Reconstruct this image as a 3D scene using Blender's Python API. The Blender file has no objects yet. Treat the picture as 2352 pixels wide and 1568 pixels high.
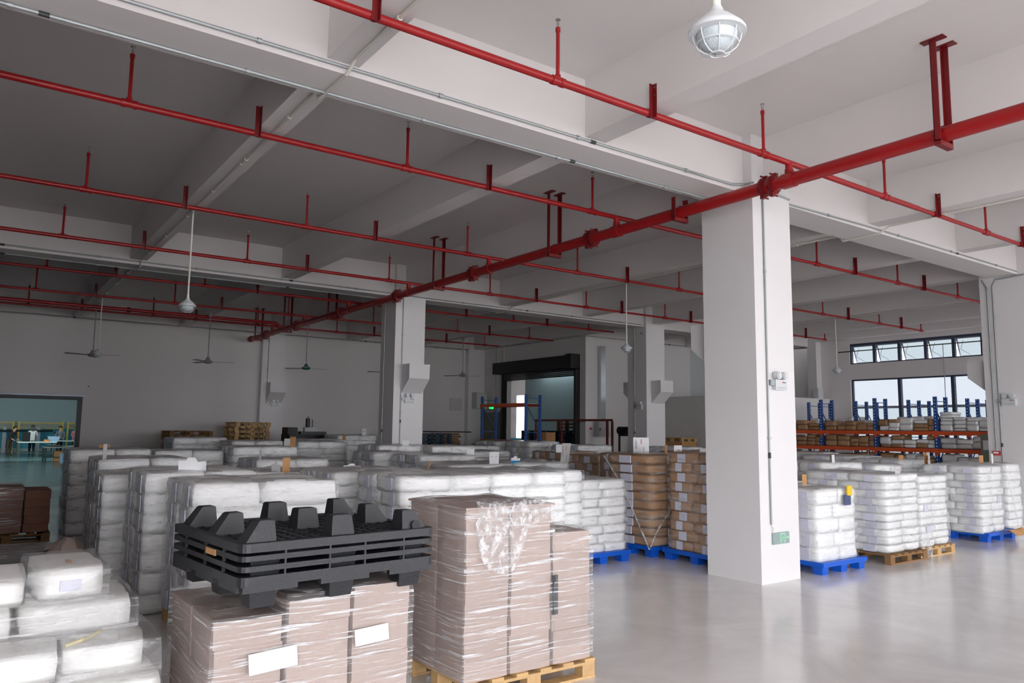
import bpy, bmesh, math, random
from mathutils import Vector, Matrix, noise
random.seed(7)
scene = bpy.context.scene
COL = scene.collection

# ------------------------------------------------------------------ camera
YAW, PITCH, ROLL, FPX = -0.9518851, 0.11508668, 0.01202362, 1736.656
fwd = Vector((math.sin(YAW)*math.cos(PITCH), math.cos(YAW)*math.cos(PITCH), math.sin(PITCH)))
rgt = Vector((math.cos(YAW), -math.sin(YAW), 0)); upv = rgt.cross(fwd)
RR = math.cos(ROLL)*rgt + math.sin(ROLL)*upv
UU = -math.sin(ROLL)*rgt + math.cos(ROLL)*upv
cam_data = bpy.data.cameras.new('camera'); cam = bpy.data.objects.new('camera', cam_data); COL.objects.link(cam)
cam_data.sensor_width = 36.0; cam_data.lens = FPX/2352*36.0; cam_data.clip_start = 0.05; cam_data.clip_end = 400
m = Matrix((RR, UU, -fwd)).transposed().to_4x4(); m.translation = Vector((0, 0, 1.85)); cam.matrix_world = m
scene.camera = cam

# ------------------------------------------------------------------ sky, daylight, exposure
w = bpy.data.worlds.new('sky'); scene.world = w; w.use_nodes = True
bg = w.node_tree.nodes['Background']; bg.inputs['Color'].default_value = (0.93, 0.955, 1.0, 1); bg.inputs['Strength'].default_value = 5.2
def portal(name, loc, sx, sy, direction):
    l = bpy.data.lights.new(name, 'AREA'); l.shape = 'RECTANGLE'; l.size = sx; l.size_y = sy; l.cycles.is_portal = True
    o = bpy.data.objects.new(name, l); COL.objects.link(o); o.location = loc
    o.rotation_euler = Vector(direction).to_track_quat('-Z', 'Y').to_euler(); return o
# light enters through the loading openings of the entrance wall and the windows of the gable wall
ENTR = [(0.2, 6.8), (11.2, 15.6), (16.8, 24.6)]
for i, (a, b) in enumerate(ENTR):
    portal('daylight_opening', (12.02, (a+b)/2, 2.45), 4.9, b-a, (-1, 0, 0))
portal('daylight_window', (-3.5, 25.02, 2.9), 22.4, 4.2, (0, -1, 0))
portal('daylight_added_opening', (6.45, -2.62, 2.45), 9.9, 4.9, (0, 1, 0))  # opening added out of view to brighten the shaded pillar faces
def area(name, loc, sx, sy, power, color, direction=(0, 0, -1)):
    l = bpy.data.lights.new(name, 'AREA'); l.shape = 'RECTANGLE'; l.size = sx; l.size_y = sy; l.energy = power; l.color = color
    o = bpy.data.objects.new(name, l); COL.objects.link(o); o.location = loc
    o.rotation_euler = Vector(direction).to_track_quat('-Z', 'Y').to_euler(); return o
area('workroom_light', (-46, 1.5, 4.7), 8, 8, 260, (0.80, 0.97, 1.0), (-1, 0, -0.42))
area('workroom_tubes', (-38, 1.5, 4.9), 10, 4, 60, (0.75, 0.95, 1.0))
area('loading_room_light', (-27.5, 24, 4.9), 3, 4, 130, (0.85, 0.95, 1.0))
vs = scene.view_settings
vs.view_transform = 'Standard'; vs.look = 'None'; vs.gamma = 1.0; vs.use_curve_mapping = False; vs.exposure = 1.02
cy = scene.cycles
cy.max_bounces = 6; cy.diffuse_bounces = 4; cy.glossy_bounces = 2; cy.transmission_bounces = 2; cy.transparent_max_bounces = 12
cy.use_adaptive_sampling = True; cy.adaptive_threshold = 0.03
cy.caustics_reflective = False; cy.caustics_refractive = False; cy.sample_clamp_indirect = 6.0

# ------------------------------------------------------------------ materials
def lin(c):
    return tuple(((v/255)/12.92 if v/255 <= 0.04045 else ((v/255+0.055)/1.055)**2.4) for v in c)
MATS = {}
def mat(name, rgb, rough=0.6, metal=0.0, var=0.06, scale=2.0, bump=0.0, bscale=30.0, spec=0.5, rnd=0.0, stretch=(1, 1, 1), emit=0.0, coat=0.0):
    mt = bpy.data.materials.new(name); mt.use_nodes = True; nt = mt.node_tree; N = nt.nodes; L = nt.links
    bs = N['Principled BSDF']; c = lin(rgb)
    bs.inputs['Roughness'].default_value = rough; bs.inputs['Metallic'].default_value = metal
    bs.inputs['Specular IOR Level'].default_value = spec
    if coat: bs.inputs['Coat Weight'].default_value = coat; bs.inputs['Coat Roughness'].default_value = 0.15
    tc = N.new('ShaderNodeTexCoord'); mp = N.new('ShaderNodeMapping'); mp.inputs['Scale'].default_value = stretch
    L.new(tc.outputs['Object'], mp.inputs['Vector'])
    nz = N.new('ShaderNodeTexNoise'); nz.inputs['Scale'].default_value = scale; nz.inputs['Detail'].default_value = 4
    L.new(mp.outputs['Vector'], nz.inputs['Vector'])
    mx = N.new('ShaderNodeMix'); mx.data_type = 'RGBA'
    mx.inputs['A'].default_value = (*[max(0, v*(1-var)) for v in c], 1); mx.inputs['B'].default_value = (*[min(1, v*(1+var)) for v in c], 1)
    L.new(nz.outputs['Fac'], mx.inputs['Factor']); out = mx.outputs['Result']
    if rnd:
        oi = N.new('ShaderNodeObjectInfo'); hs = N.new('ShaderNodeHueSaturation'); mr = N.new('ShaderNodeMapRange')
        mr.inputs['To Min'].default_value = 1-rnd; mr.inputs['To Max'].default_value = 1+rnd
        L.new(oi.outputs['Random'], mr.inputs['Value']); L.new(mr.outputs['Result'], hs.inputs['Value']); L.new(out, hs.inputs['Color']); out = hs.outputs['Color']
    L.new(out, bs.inputs['Base Color'])
    if bump:
        n2 = N.new('ShaderNodeTexNoise'); n2.inputs['Scale'].default_value = bscale; n2.inputs['Detail'].default_value = 3
        L.new(mp.outputs['Vector'], n2.inputs['Vector'])
        bp = N.new('ShaderNodeBump'); bp.inputs['Strength'].default_value = bump; bp.inputs['Distance'].default_value = 0.02
        L.new(n2.outputs['Fac'], bp.inputs['Height']); L.new(bp.outputs['Normal'], bs.inputs['Normal'])
    if emit:
        L.new(out, bs.inputs['Emission Color']); bs.inputs['Emission Strength'].default_value = emit
    MATS[name] = mt; return mt
mat('paint', (226, 221, 220), 0.7, var=0.03, scale=0.8, bump=0.05, bscale=60)
mat('pillar_paint', (228, 225, 225), 0.5, var=0.025, scale=1.2, bump=0.05, bscale=50)
mat('slab_paint', (230, 224, 223), 0.75, var=0.03, scale=0.6)
mat('side_grey', (120, 116, 114), 0.8, var=0.05)  # dark tone picked to cut light bounced off the unseen side wall
mat('panel_grey', (196, 200, 201), 0.5, var=0.02)
mat('teal_paint', (150, 168, 170), 0.6, var=0.04)
mat('cyan_dado', (20, 140, 165), 0.5, var=0.05)
mat('plaster_grey', (216, 213, 211), 0.8, var=0.05)
mat('red_pipe', (160, 22, 26), 0.35, var=0.10, scale=5)
mat('red_dark', (116, 15, 20), 0.45, var=0.08)
mat('galv', (168, 172, 173), 0.45, 0.4, var=0.12, scale=25)
mat('galv_duct', (200, 206, 210), 0.25, 0.8, var=0.15, scale=6)
mat('pvc', (222, 219, 210), 0.4, var=0.02)
mat('lamp_white', (210, 212, 214), 0.35, var=0.03)
mat('lamp_glass', (196, 204, 208), 0.15, var=0.06, scale=60, bump=0.3, bscale=120)
mat('steel_dark', (60, 62, 64), 0.5, 0.3)
mat('chrome', (190, 190, 190), 0.25, 0.9)
mat('black_steel', (26, 27, 29), 0.5, var=0.15)
mat('black_plastic', (38, 39, 43), 0.42, var=0.22, scale=7, bump=0.12, bscale=90, rnd=0.08)
mat('blue_plastic', (14, 92, 205), 0.35, var=0.08, scale=4)
mat('navy_plastic', (20, 52, 70), 0.4, var=0.1)
mat('pallet_wood', (205, 168, 118), 0.75, var=0.22, scale=3, stretch=(1, 8, 8), bump=0.1, rnd=0.1)
mat('old_wood', (140, 104, 66), 0.8, var=0.25, scale=3, stretch=(1, 8, 8), bump=0.1, rnd=0.12)
mat('white_sack', (250, 250, 249), 0.45, var=0.02, scale=5, bump=0.16, bscale=9, rnd=0.03)
mat('ream_white', (246, 245, 242), 0.5, var=0.02, scale=4, bump=0.18, bscale=8)
mat('brown_sack', (182, 142, 106), 0.6, var=0.12, scale=5, bump=0.30, bscale=10, rnd=0.10)
mat('carton_edge', (188, 168, 159), 0.75, var=0.10, scale=3, stretch=(1, 1, 45), bump=0.25, bscale=6, rnd=0.07)
mat('carton_brown', (142, 98, 78), 0.7, var=0.12, scale=3, stretch=(1, 1, 30), bump=0.15, bscale=6, rnd=0.06)
mat('cardboard', (200, 150, 98), 0.75, var=0.08, scale=5)
mat('paper', (244, 243, 245), 0.6, var=0.015)
mat('paper_grey', (206, 202, 202), 0.6, var=0.03)
mat('lilac_print', (222, 222, 238), 0.6, var=0.12, scale=30)
mat('label_white', (214, 214, 228), 0.55, var=0.08, scale=25)
mat('ink_red', (200, 60, 60), 0.6); mat('ink_grey', (120, 122, 130), 0.6); mat('ink_blue', (40, 140, 190), 0.6)
mat('tag_yellow', (238, 196, 30), 0.5); mat('tag_navy', (70, 82, 120), 0.5, var=0.5, scale=40)
mat('brace_blue', (30, 80, 150), 0.4)
mat('rack_orange', (224, 92, 46), 0.45, var=0.08)
mat('maroon', (110, 44, 40), 0.5)
mat('door_green', (112, 116, 100), 0.5, var=0.04)
mat('sign_green', (150, 166, 164), 0.4); mat('sign_lit', (160, 226, 186), 0.4); mat('exit_lit', (30, 230, 90), 0.4, emit=1.2)
mat('alu_frame', (70, 76, 96), 0.4, 0.2); mat('frame_light', (150, 156, 168), 0.4, 0.3)
mat('cabinet_grey', (176, 178, 178), 0.45, var=0.03)
mat('fan_grey', (150, 152, 160), 0.4); mat('fan_teal', (20, 110, 105), 0.35)
mat('yellow_steel', (214, 178, 50), 0.5)
mat('cloth_white', (226, 224, 220), 0.9); mat('cloth_dark', (48, 40, 44), 0.9, var=0.35, scale=40, stretch=(1, 1, 6)); mat('cloth_grey', (120, 124, 134), 0.9)
mat('cloth_pink', (206, 120, 120), 0.9); mat('cloth_black', (28, 27, 30), 0.9); mat('cloth_brown', (70, 56, 44), 0.9); mat('skin', (205, 160, 135), 0.6); mat('hair', (28, 22, 20), 0.5)
mat('table_white', (196, 204, 196), 0.4); mat('tub_blue', (150, 180, 205), 0.3); mat('orange_box', (205, 120, 40), 0.6)
mat('green_leg', (40, 66, 60), 0.5); mat('ground_concrete', (205, 203, 200), 0.9, var=0.08, scale=0.3); mat('sheen_streak_film', (140, 134, 134), 0.14, 0.0, var=0.85, scale=3, stretch=(2, 1, 30), bump=1.0, bscale=5, spec=0.9); mat('tape_yellow', (228, 216, 176), 0.6)  # wrapping film here has bright reflection streaks painted into its colour

def floor_mat(name, rgb, rlo, rhi, var):
    mt = bpy.data.materials.new(name); mt.use_nodes = True; N = mt.node_tree.nodes; L = mt.node_tree.links; bs = N['Principled BSDF']; c = lin(rgb)
    tc = N.new('ShaderNodeTexCoord'); n1 = N.new('ShaderNodeTexNoise'); n1.inputs['Scale'].default_value = 0.9; n1.inputs['Detail'].default_value = 8; n1.inputs['Roughness'].default_value = 0.65
    n1.inputs['Distortion'].default_value = 0.8
    L.new(tc.outputs['Object'], n1.inputs['Vector'])
    cr = N.new('ShaderNodeValToRGB'); cr.color_ramp.elements[0].position = 0.36; cr.color_ramp.elements[1].position = 0.66
    cr.color_ramp.elements[0].color = (*[v*(1-var) for v in c], 1); cr.color_ramp.elements[1].color = (*[min(1, v*(1+var*0.7)) for v in c], 1)
    L.new(n1.outputs['Fac'], cr.inputs['Fac']); L.new(cr.outputs['Color'], bs.inputs['Base Color'])
    mr = N.new('ShaderNodeMapRange'); mr.inputs['To Min'].default_value = rlo; mr.inputs['To Max'].default_value = rhi
    L.new(n1.outputs['Fac'], mr.inputs['Value']); L.new(mr.outputs['Result'], bs.inputs['Roughness'])
    bs.inputs['Specular IOR Level'].default_value = 0.55
    MATS[name] = mt
floor_mat('floor_polished', (233, 230, 228), 0.08, 0.24, 0.10)
floor_mat('floor_teal', (92, 118, 120), 0.12, 0.30, 0.12)

def film_mat(name, lo, hi, stretch, a=0.5, b=0.75, rot=(0.12, 0.1, 0), bump=0.5, rough=0.12, scale=2.2):
    mt = bpy.data.materials.new(name); mt.use_nodes = True; N = mt.node_tree.nodes; L = mt.node_tree.links; bs = N['Principled BSDF']
    bs.inputs['Base Color'].default_value = (0.9, 0.9, 0.92, 1); bs.inputs['Roughness'].default_value = 0.25
    tc = N.new('ShaderNodeTexCoord'); mp = N.new('ShaderNodeMapping'); mp.inputs['Scale'].default_value = stretch; mp.inputs['Rotation'].default_value = rot
    L.new(tc.outputs['Object'], mp.inputs['Vector'])
    n1 = N.new('ShaderNodeTexNoise'); n1.inputs['Scale'].default_value = scale; n1.inputs['Detail'].default_value = 5; n1.inputs['Roughness'].default_value = 0.65
    L.new(mp.outputs['Vector'], n1.inputs['Vector'])
    mr = N.new('ShaderNodeMapRange'); mr.inputs['From Min'].default_value = a; mr.inputs['From Max'].default_value = b
    mr.inputs['To Min'].default_value = lo; mr.inputs['To Max'].default_value = hi
    L.new(n1.outputs['Fac'], mr.inputs['Value'])
    bp = N.new('ShaderNodeBump'); bp.inputs['Strength'].default_value = bump; bp.inputs['Distance'].default_value = 0.04
    L.new(n1.outputs['Fac'], bp.inputs['Height'])
    tr = N.new('ShaderNodeBsdfTransparent'); tr.inputs['Color'].default_value = (1, 1, 1, 1)
    gl = N.new('ShaderNodeBsdfGlossy'); gl.inputs['Roughness'].default_value = rough; L.new(bp.outputs['Normal'], gl.inputs['Normal'])
    lw = N.new('ShaderNodeLayerWeight'); lw.inputs['Blend'].default_value = 0.5
    pw = N.new('ShaderNodeMath'); pw.operation = 'POWER'; pw.inputs[1].default_value = 4.0; L.new(lw.outputs['Facing'], pw.inputs[0])
    fr = N.new('ShaderNodeMapRange'); fr.inputs['To Min'].default_value = 0.06; fr.inputs['To Max'].default_value = 0.45; L.new(pw.outputs[0], fr.inputs['Value'])
    m1 = N.new('ShaderNodeMixShader'); L.new(fr.outputs[0], m1.inputs['Fac']); L.new(tr.outputs[0], m1.inputs[1]); L.new(gl.outputs[0], m1.inputs[2])
    m2 = N.new('ShaderNodeMixShader'); L.new(mr.outputs['Result'], m2.inputs['Fac']); L.new(m1.outputs[0], m2.inputs[1]); L.new(bs.outputs[0], m2.inputs[2])  # white streaks mixed in as painted highlights on the film
    L.new(m2.outputs[0], N['Material Output'].inputs['Surface']); MATS[name] = mt
film_mat('film', 0.03, 0.45, (1.6, 1.6, 9), 0.48, 0.75); film_mat('film_tight', 0.05, 0.95, (1.0, 1.0, 24), 0.52, 0.70, (0.32, 0.1, 0), 0.8, 0.1)
film_mat('film_crumple', 0.08, 0.8, (9, 9, 7), 0.45, 0.7, bump=1.0)

def glass_mat(name, t, tint):
    mt = bpy.data.materials.new(name); mt.use_nodes = True; N = mt.node_tree.nodes; L = mt.node_tree.links
    for n in list(N):
        if n.type == 'BSDF_PRINCIPLED': N.remove(n)
    tr = N.new('ShaderNodeBsdfTransparent'); tr.inputs['Color'].default_value = (t*tint[0], t*tint[1], t*tint[2], 1)
    gl = N.new('ShaderNodeBsdfGlossy'); gl.inputs['Roughness'].default_value = 0.05
    mx = N.new('ShaderNodeMixShader'); mx.inputs['Fac'].default_value = 0.06
    L.new(tr.outputs[0], mx.inputs[1]); L.new(gl.outputs[0], mx.inputs[2]); L.new(mx.outputs[0], N['Material Output'].inputs['Surface'])
    MATS[name] = mt
glass_mat('window_glass', 0.305, (0.97, 1.0, 1.03)); glass_mat('frosted_glass', 0.285, (0.93, 0.99, 1.01))

def post_mat():
    mt = mat('rack_blue', (24, 74, 150), 0.4, var=0.06); N = mt.node_tree.nodes; L = mt.node_tree.links; bs = N['Principled BSDF']
    tc = N.new('ShaderNodeTexCoord'); sp = N.new('ShaderNodeSeparateXYZ'); L.new(tc.outputs['Object'], sp.inputs[0])
    def mth(op, a, b=None):
        n = N.new('ShaderNodeMath'); n.operation = op
        if hasattr(a, 'links'): L.new(a, n.inputs[0])
        else: n.inputs[0].default_value = a
        if b is not None:
            if hasattr(b, 'links'): L.new(b, n.inputs[1])
            else: n.inputs[1].default_value = b
        return n.outputs[0]
    fz = mth('FRACT', mth('MULTIPLY', sp.outputs['Z'], 12.0)); hz = mth('LESS_THAN', mth('ABSOLUTE', mth('SUBTRACT', fz, 0.5)), 0.2)
    hx = mth('LESS_THAN', mth('ABSOLUTE', sp.outputs['X']), 0.014); f = mth('MULTIPLY', hz, hx)
    mx = N.new('ShaderNodeMix'); mx.data_type = 'RGBA'; L.new(f, mx.inputs['Factor'])
    src = bs.inputs['Base Color'].links[0].from_socket; L.new(src, mx.inputs['A']); mx.inputs['B'].default_value = (0.75, 0.78, 0.82, 1)
    L.new(mx.outputs['Result'], bs.inputs['Base Color'])
post_mat()

# ------------------------------------------------------------------ mesh helpers
ORG = {}
class MB:
    def __init__(s): s.v = []; s.f = []
    def add(s, vs, fs):
        n = len(s.v); s.v += [tuple(p) for p in vs]; s.f += [tuple(i+n for i in q) for q in fs]; return s
    def bx(s, x0, x1, y0, y1, z0, z1):
        return s.add([(x0, y0, z0), (x1, y0, z0), (x1, y1, z0), (x0, y1, z0), (x0, y0, z1), (x1, y0, z1), (x1, y1, z1), (x0, y1, z1)],
                     [(0, 3, 2, 1), (4, 5, 6, 7), (0, 1, 5, 4), (1, 2, 6, 5), (2, 3, 7, 6), (3, 0, 4, 7)])
    def box(s, c, d): return s.bx(c[0]-d[0]/2, c[0]+d[0]/2, c[1]-d[1]/2, c[1]+d[1]/2, c[2]-d[2]/2, c[2]+d[2]/2)
    def frus(s, x0, x1, y0, y1, z0, X0, X1, Y0, Y1, z1):
        return s.add([(x0, y0, z0), (x1, y0, z0), (x1, y1, z0), (x0, y1, z0), (X0, Y0, z1), (X1, Y0, z1), (X1, Y1, z1), (X0, Y1, z1)],
                     [(0, 3, 2, 1), (4, 5, 6, 7), (0, 1, 5, 4), (1, 2, 6, 5), (2, 3, 7, 6), (3, 0, 4, 7)])
    def cyl(s, a, b, r, n=10, r2=None):
        a = Vector(a); b = Vector(b); d = (b-a).normalized(); u = d.orthogonal().normalized(); w_ = d.cross(u); r2 = r if r2 is None else r2
        vs = []
        for p, q in ((a, r), (b, r2)):
            for i in range(n):
                t = 2*math.pi*i/n; vs.append(p+(u*math.cos(t)+w_*math.sin(t))*q)
        fs = [(i, (i+1) % n, n+(i+1) % n, n+i) for i in range(n)]+[tuple(range(n-1, -1, -1)), tuple(range(n, 2*n))]
        return s.add(vs, fs)
    def bar(s, a, b, wd, ht=None):
        a = Vector(a); b = Vector(b); d = (b-a).normalized(); ht = ht or wd
        u = Vector((0, 0, 1)).cross(d)
        u = u.normalized() if u.length > 1e-4 else Vector((1, 0, 0)); t = d.cross(u)
        vs = [p+u*sx*wd/2+t*sy*ht/2 for p in (a, b) for sx, sy in ((-1, -1), (1, -1), (1, 1), (-1, 1))]
        return s.add(vs, [(0, 3, 2, 1), (4, 5, 6, 7), (0, 1, 5, 4), (1, 2, 6, 5), (2, 3, 7, 6), (3, 0, 4, 7)])
    def lathe(s, c, prof, n=20):
        vs = []; fs = []
        for r, z in prof:
            for i in range(n):
                t = 2*math.pi*i/n; vs.append((c[0]+r*math.cos(t), c[1]+r*math.sin(t), c[2]+z))
        for k in range(len(prof)-1):
            for i in range(n): fs.append((k*n+i, k*n+(i+1) % n, (k+1)*n+(i+1) % n, (k+1)*n+i))
        fs.append(tuple(range(n-1, -1, -1))); fs.append(tuple(range((len(prof)-1)*n, len(prof)*n)))
        return s.add(vs, fs)
    def prism(s, poly, axis, a, b):
        def P(u, v, t): return {'x': (t, u, v), 'y': (u, t, v), 'z': (u, v, t)}[axis]
        n = len(poly); vs = [P(u, v, a) for u, v in poly]+[P(u, v, b) for u, v in poly]
        return s.add(vs, [tuple(range(n)), tuple(range(2*n-1, n-1, -1))]+[(i, n+i, n+(i+1) % n, (i+1) % n) for i in range(n)])
    def tube(s, pts, r, n=8):
        for a, b in zip(pts[:-1], pts[1:]): s.cyl(a, b, r, n)
        return s
    def mesh(s, name, mt, smooth=False, off=(0, 0, 0)):
        me = bpy.data.meshes.new(name); me.from_pydata([(x-off[0], y-off[1], z-off[2]) for x, y, z in s.v], [], s.f); me.update()
        bm = bmesh.new(); bm.from_mesh(me); bmesh.ops.recalc_face_normals(bm, faces=bm.faces); bm.to_mesh(me); bm.free()
        me.materials.append(MATS[mt])
        if smooth:
            for p in me.polygons: p.use_smooth = True
            try: me.set_sharp_from_angle(angle=math.radians(40))
            except Exception: pass
        return me
    def build(s, name, mt, parent=None, smooth=False, **props):
        """world coordinates in; the object's own origin sits at its thing's base"""
        if parent is not None: org = ORG[parent.name]
        else:
            xs = [p[0] for p in s.v]; ys = [p[1] for p in s.v]; zs = [p[2] for p in s.v]
            org = ((min(xs)+max(xs))/2, (min(ys)+max(ys))/2, min(zs))
        o = bpy.data.objects.new(name, s.mesh(name, mt, smooth, org)); COL.objects.link(o); ORG[o.name] = org
        if parent is None: o.location = org
        else: o.parent = parent
        for k, v in props.items(): o[k] = v
        return o
def empty(name, loc, label, cat, group=None, rz=0.0):
    o = bpy.data.objects.new(name, None); COL.objects.link(o); o.location = loc; o.rotation_euler = (0, 0, rz); o.empty_display_size = 0.1
    ORG[o.name] = tuple(loc); o['label'] = label; o['category'] = cat
    if group: o['group'] = group
    return o
def local(o):      # parts given in the thing's own coordinates
    ORG[o.name] = (0, 0, 0); return o
def tag(o, label, cat, group=None, kind=None):
    o['label'] = label; o['category'] = cat
    if group: o['group'] = group
    if kind: o['kind'] = kind
    return o
def dup(o, loc=None, rz=None, label=None, parent=None):
    c = o.copy(); COL.objects.link(c); c.parent = parent
    if loc is not None: c.location = loc
    if rz is not None: c.rotation_euler = (c.rotation_euler[0], c.rotation_euler[1], rz)
    if label: c['label'] = label
    for ch in o.children: dup(ch, parent=c)
    return c
def put(name, me, parent, loc, rz=0.0, scale=(1, 1, 1), rx=0.0, ry=0.0):
    o = bpy.data.objects.new(name, me); COL.objects.link(o); o.parent = parent; o.location = loc; o.rotation_euler = (rx, ry, rz); o.scale = scale
    return o
def struct(o, label=None):
    o['kind'] = 'structure'
    if label: o['label'] = label
    return o

# ------------------------------------------------------------------ the building
SLAB, ZG, ZB = 5.71, 4.95, 5.05
def holes_wall(name, axis, t0, t1, a, b, z0, z1, holes, mt, label):
    """wall slab between t0 and t1 along axis normal, running a..b, with rectangular holes (a0,a1,z0,z1)"""
    M = MB()
    def bx(p, q, r, s_):
        if q-p > 1e-4 and s_-r > 1e-4:
            M.bx(t0, t1, p, q, r, s_) if axis == 'x' else M.bx(p, q, t0, t1, r, s_)
    cuts = sorted({a, b, *[h[0] for h in holes], *[h[1] for h in holes]})
    for p, q in zip(cuts[:-1], cuts[1:]):
        hs = sorted([(h[2], h[3]) for h in holes if h[0] <= p+1e-6 and h[1] >= q-1e-6]); z = z0
        for h0, h1 in hs: bx(p, q, z, h0); z = h1
        bx(p, q, z, z1)
    return struct(M.build(name, mt), label)
struct(MB().bx(-26.3, 12.2, -2.6, 26.1, -0.2, 0).build('floor', 'floor_polished'), 'pale polished concrete warehouse floor')
struct(MB().bx(-62, -26.3, -8, 12, -0.2, 0.0).build('floor', 'floor_teal'), 'dark teal floor of the workroom through the doorway')
struct(MB().bx(-46, -26.3, 17.2, 31, -0.2, 0).build('floor', 'floor_polished'), 'concrete floor of the loading room behind the shutter')
struct(MB().bx(-160, 160, -160, 160, -0.5, -0.25).build('ground', 'ground_concrete'), 'pale concrete yard outside')
ceil = struct(MB().bx(-26.5, 12.2, -2.6, 25.3, SLAB, SLAB+0.2).build('ceiling', 'slab_paint'), 'painted concrete ceiling slab')
BEAMS = [-0.52, 2.456, 5.427, 8.39, 11.18, 14.03, 16.73, 19.5, 22.3]
GIRD = [(-6.61, -6.07), (-16.61, -16.07), (3.39, 3.93)]
for x0, x1 in GIRD: MB().bx(x0, x1, -2.6, 25.0, ZG, SLAB+0.01).build('girder', 'slab_paint', ceil)
MB().bx(-26.2, -25.95, -2.6, 17.1, ZG+0.1, SLAB+0.01).build('girder', 'slab_paint', ceil)
MB().bx(-26.2, -19.63, 16.85, 17.1, ZG+0.12, SLAB+0.01).build('girder', 'slab_paint', ceil)
MB().bx(-19.63, 12.0, 24.7, 25.0, 5.12, SLAB+0.01).build('girder', 'slab_paint', ceil)
spans = [(-25.95, -16.61), (-16.07, -6.61), (-6.07, 3.39), (3.93, 12.0)]
for y in BEAMS:
    for i, (x0, x1) in enumerate(spans):
        if y > 17 and i == 0: continue
        MB().bx(x0, x1, y-0.15, y+0.15, ZB, SLAB+0.01).build('beam', 'slab_paint', ceil)
for y in (19.5, 22.3): MB().bx(-19.63, -16.61, y-0.15, y+0.15, ZB, SLAB+0.01).build('beam', 'slab_paint', ceil)

holes_wall('wall_far', 'x', -26.4, -26.2, -2.6, 17.1, 0, SLAB, [(-1.9, 2.62, 0, 2.56)], 'paint', 'grey-white plaster wall at the dim end of the hall')
sh = holes_wall('wall_shutter', 'y', 17.1, 17.3, -26.4, -19.63, 0, SLAB, [(-24.3, -19.99, 0, 3.95)], 'paint', 'plaster wall holding the black roller shutter')
holes_wall('wall_panel', 'x', -19.83, -19.63, 17.3, 22.4, 0, SLAB, [], 'paint', 'bright plaster wall behind the grey cabinet')
M = struct(MB().bx(-19.85, -19.68, 22.4, 26, 0, SLAB).build('wall_cladding', 'panel_grey'), 'pale grey sheet cladding above the low partition')
for i in range(4): MB().bx(-19.68, -19.655, 22.42+i*0.84, 22.42+i*0.84+0.82, 0, SLAB).build('panel', 'panel_grey', M)
struct(MB().bx(-19.63, -15.45, 19.9, 20.1, 0, 3.03).build('wall_partition', 'plaster_grey'), 'shade-toned low partition wall across the back corner')  # greyer than the other leg: shade of this face is in its colour
struct(MB().bx(-15.6, -15.45, 20.1, 25.0, 0, 3.04).build('wall_partition', 'paint'), 'white low partition wall beside the gable window')
struct(MB().bx(-19.7, -16.1, 25.9, 26.1, 0, SLAB).build('wall_back', 'plaster_grey'), 'grey wall seen over the partition')
struct(MB().bx(-19.7, -15.9, 25.45, 26.1, SLAB, SLAB+0.2).build('ceiling', 'slab_paint'), 'unseen roof strip added over the niche, leaving a slot for daylight')  # set back from the gable so added daylight reaches the niche wall
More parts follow.
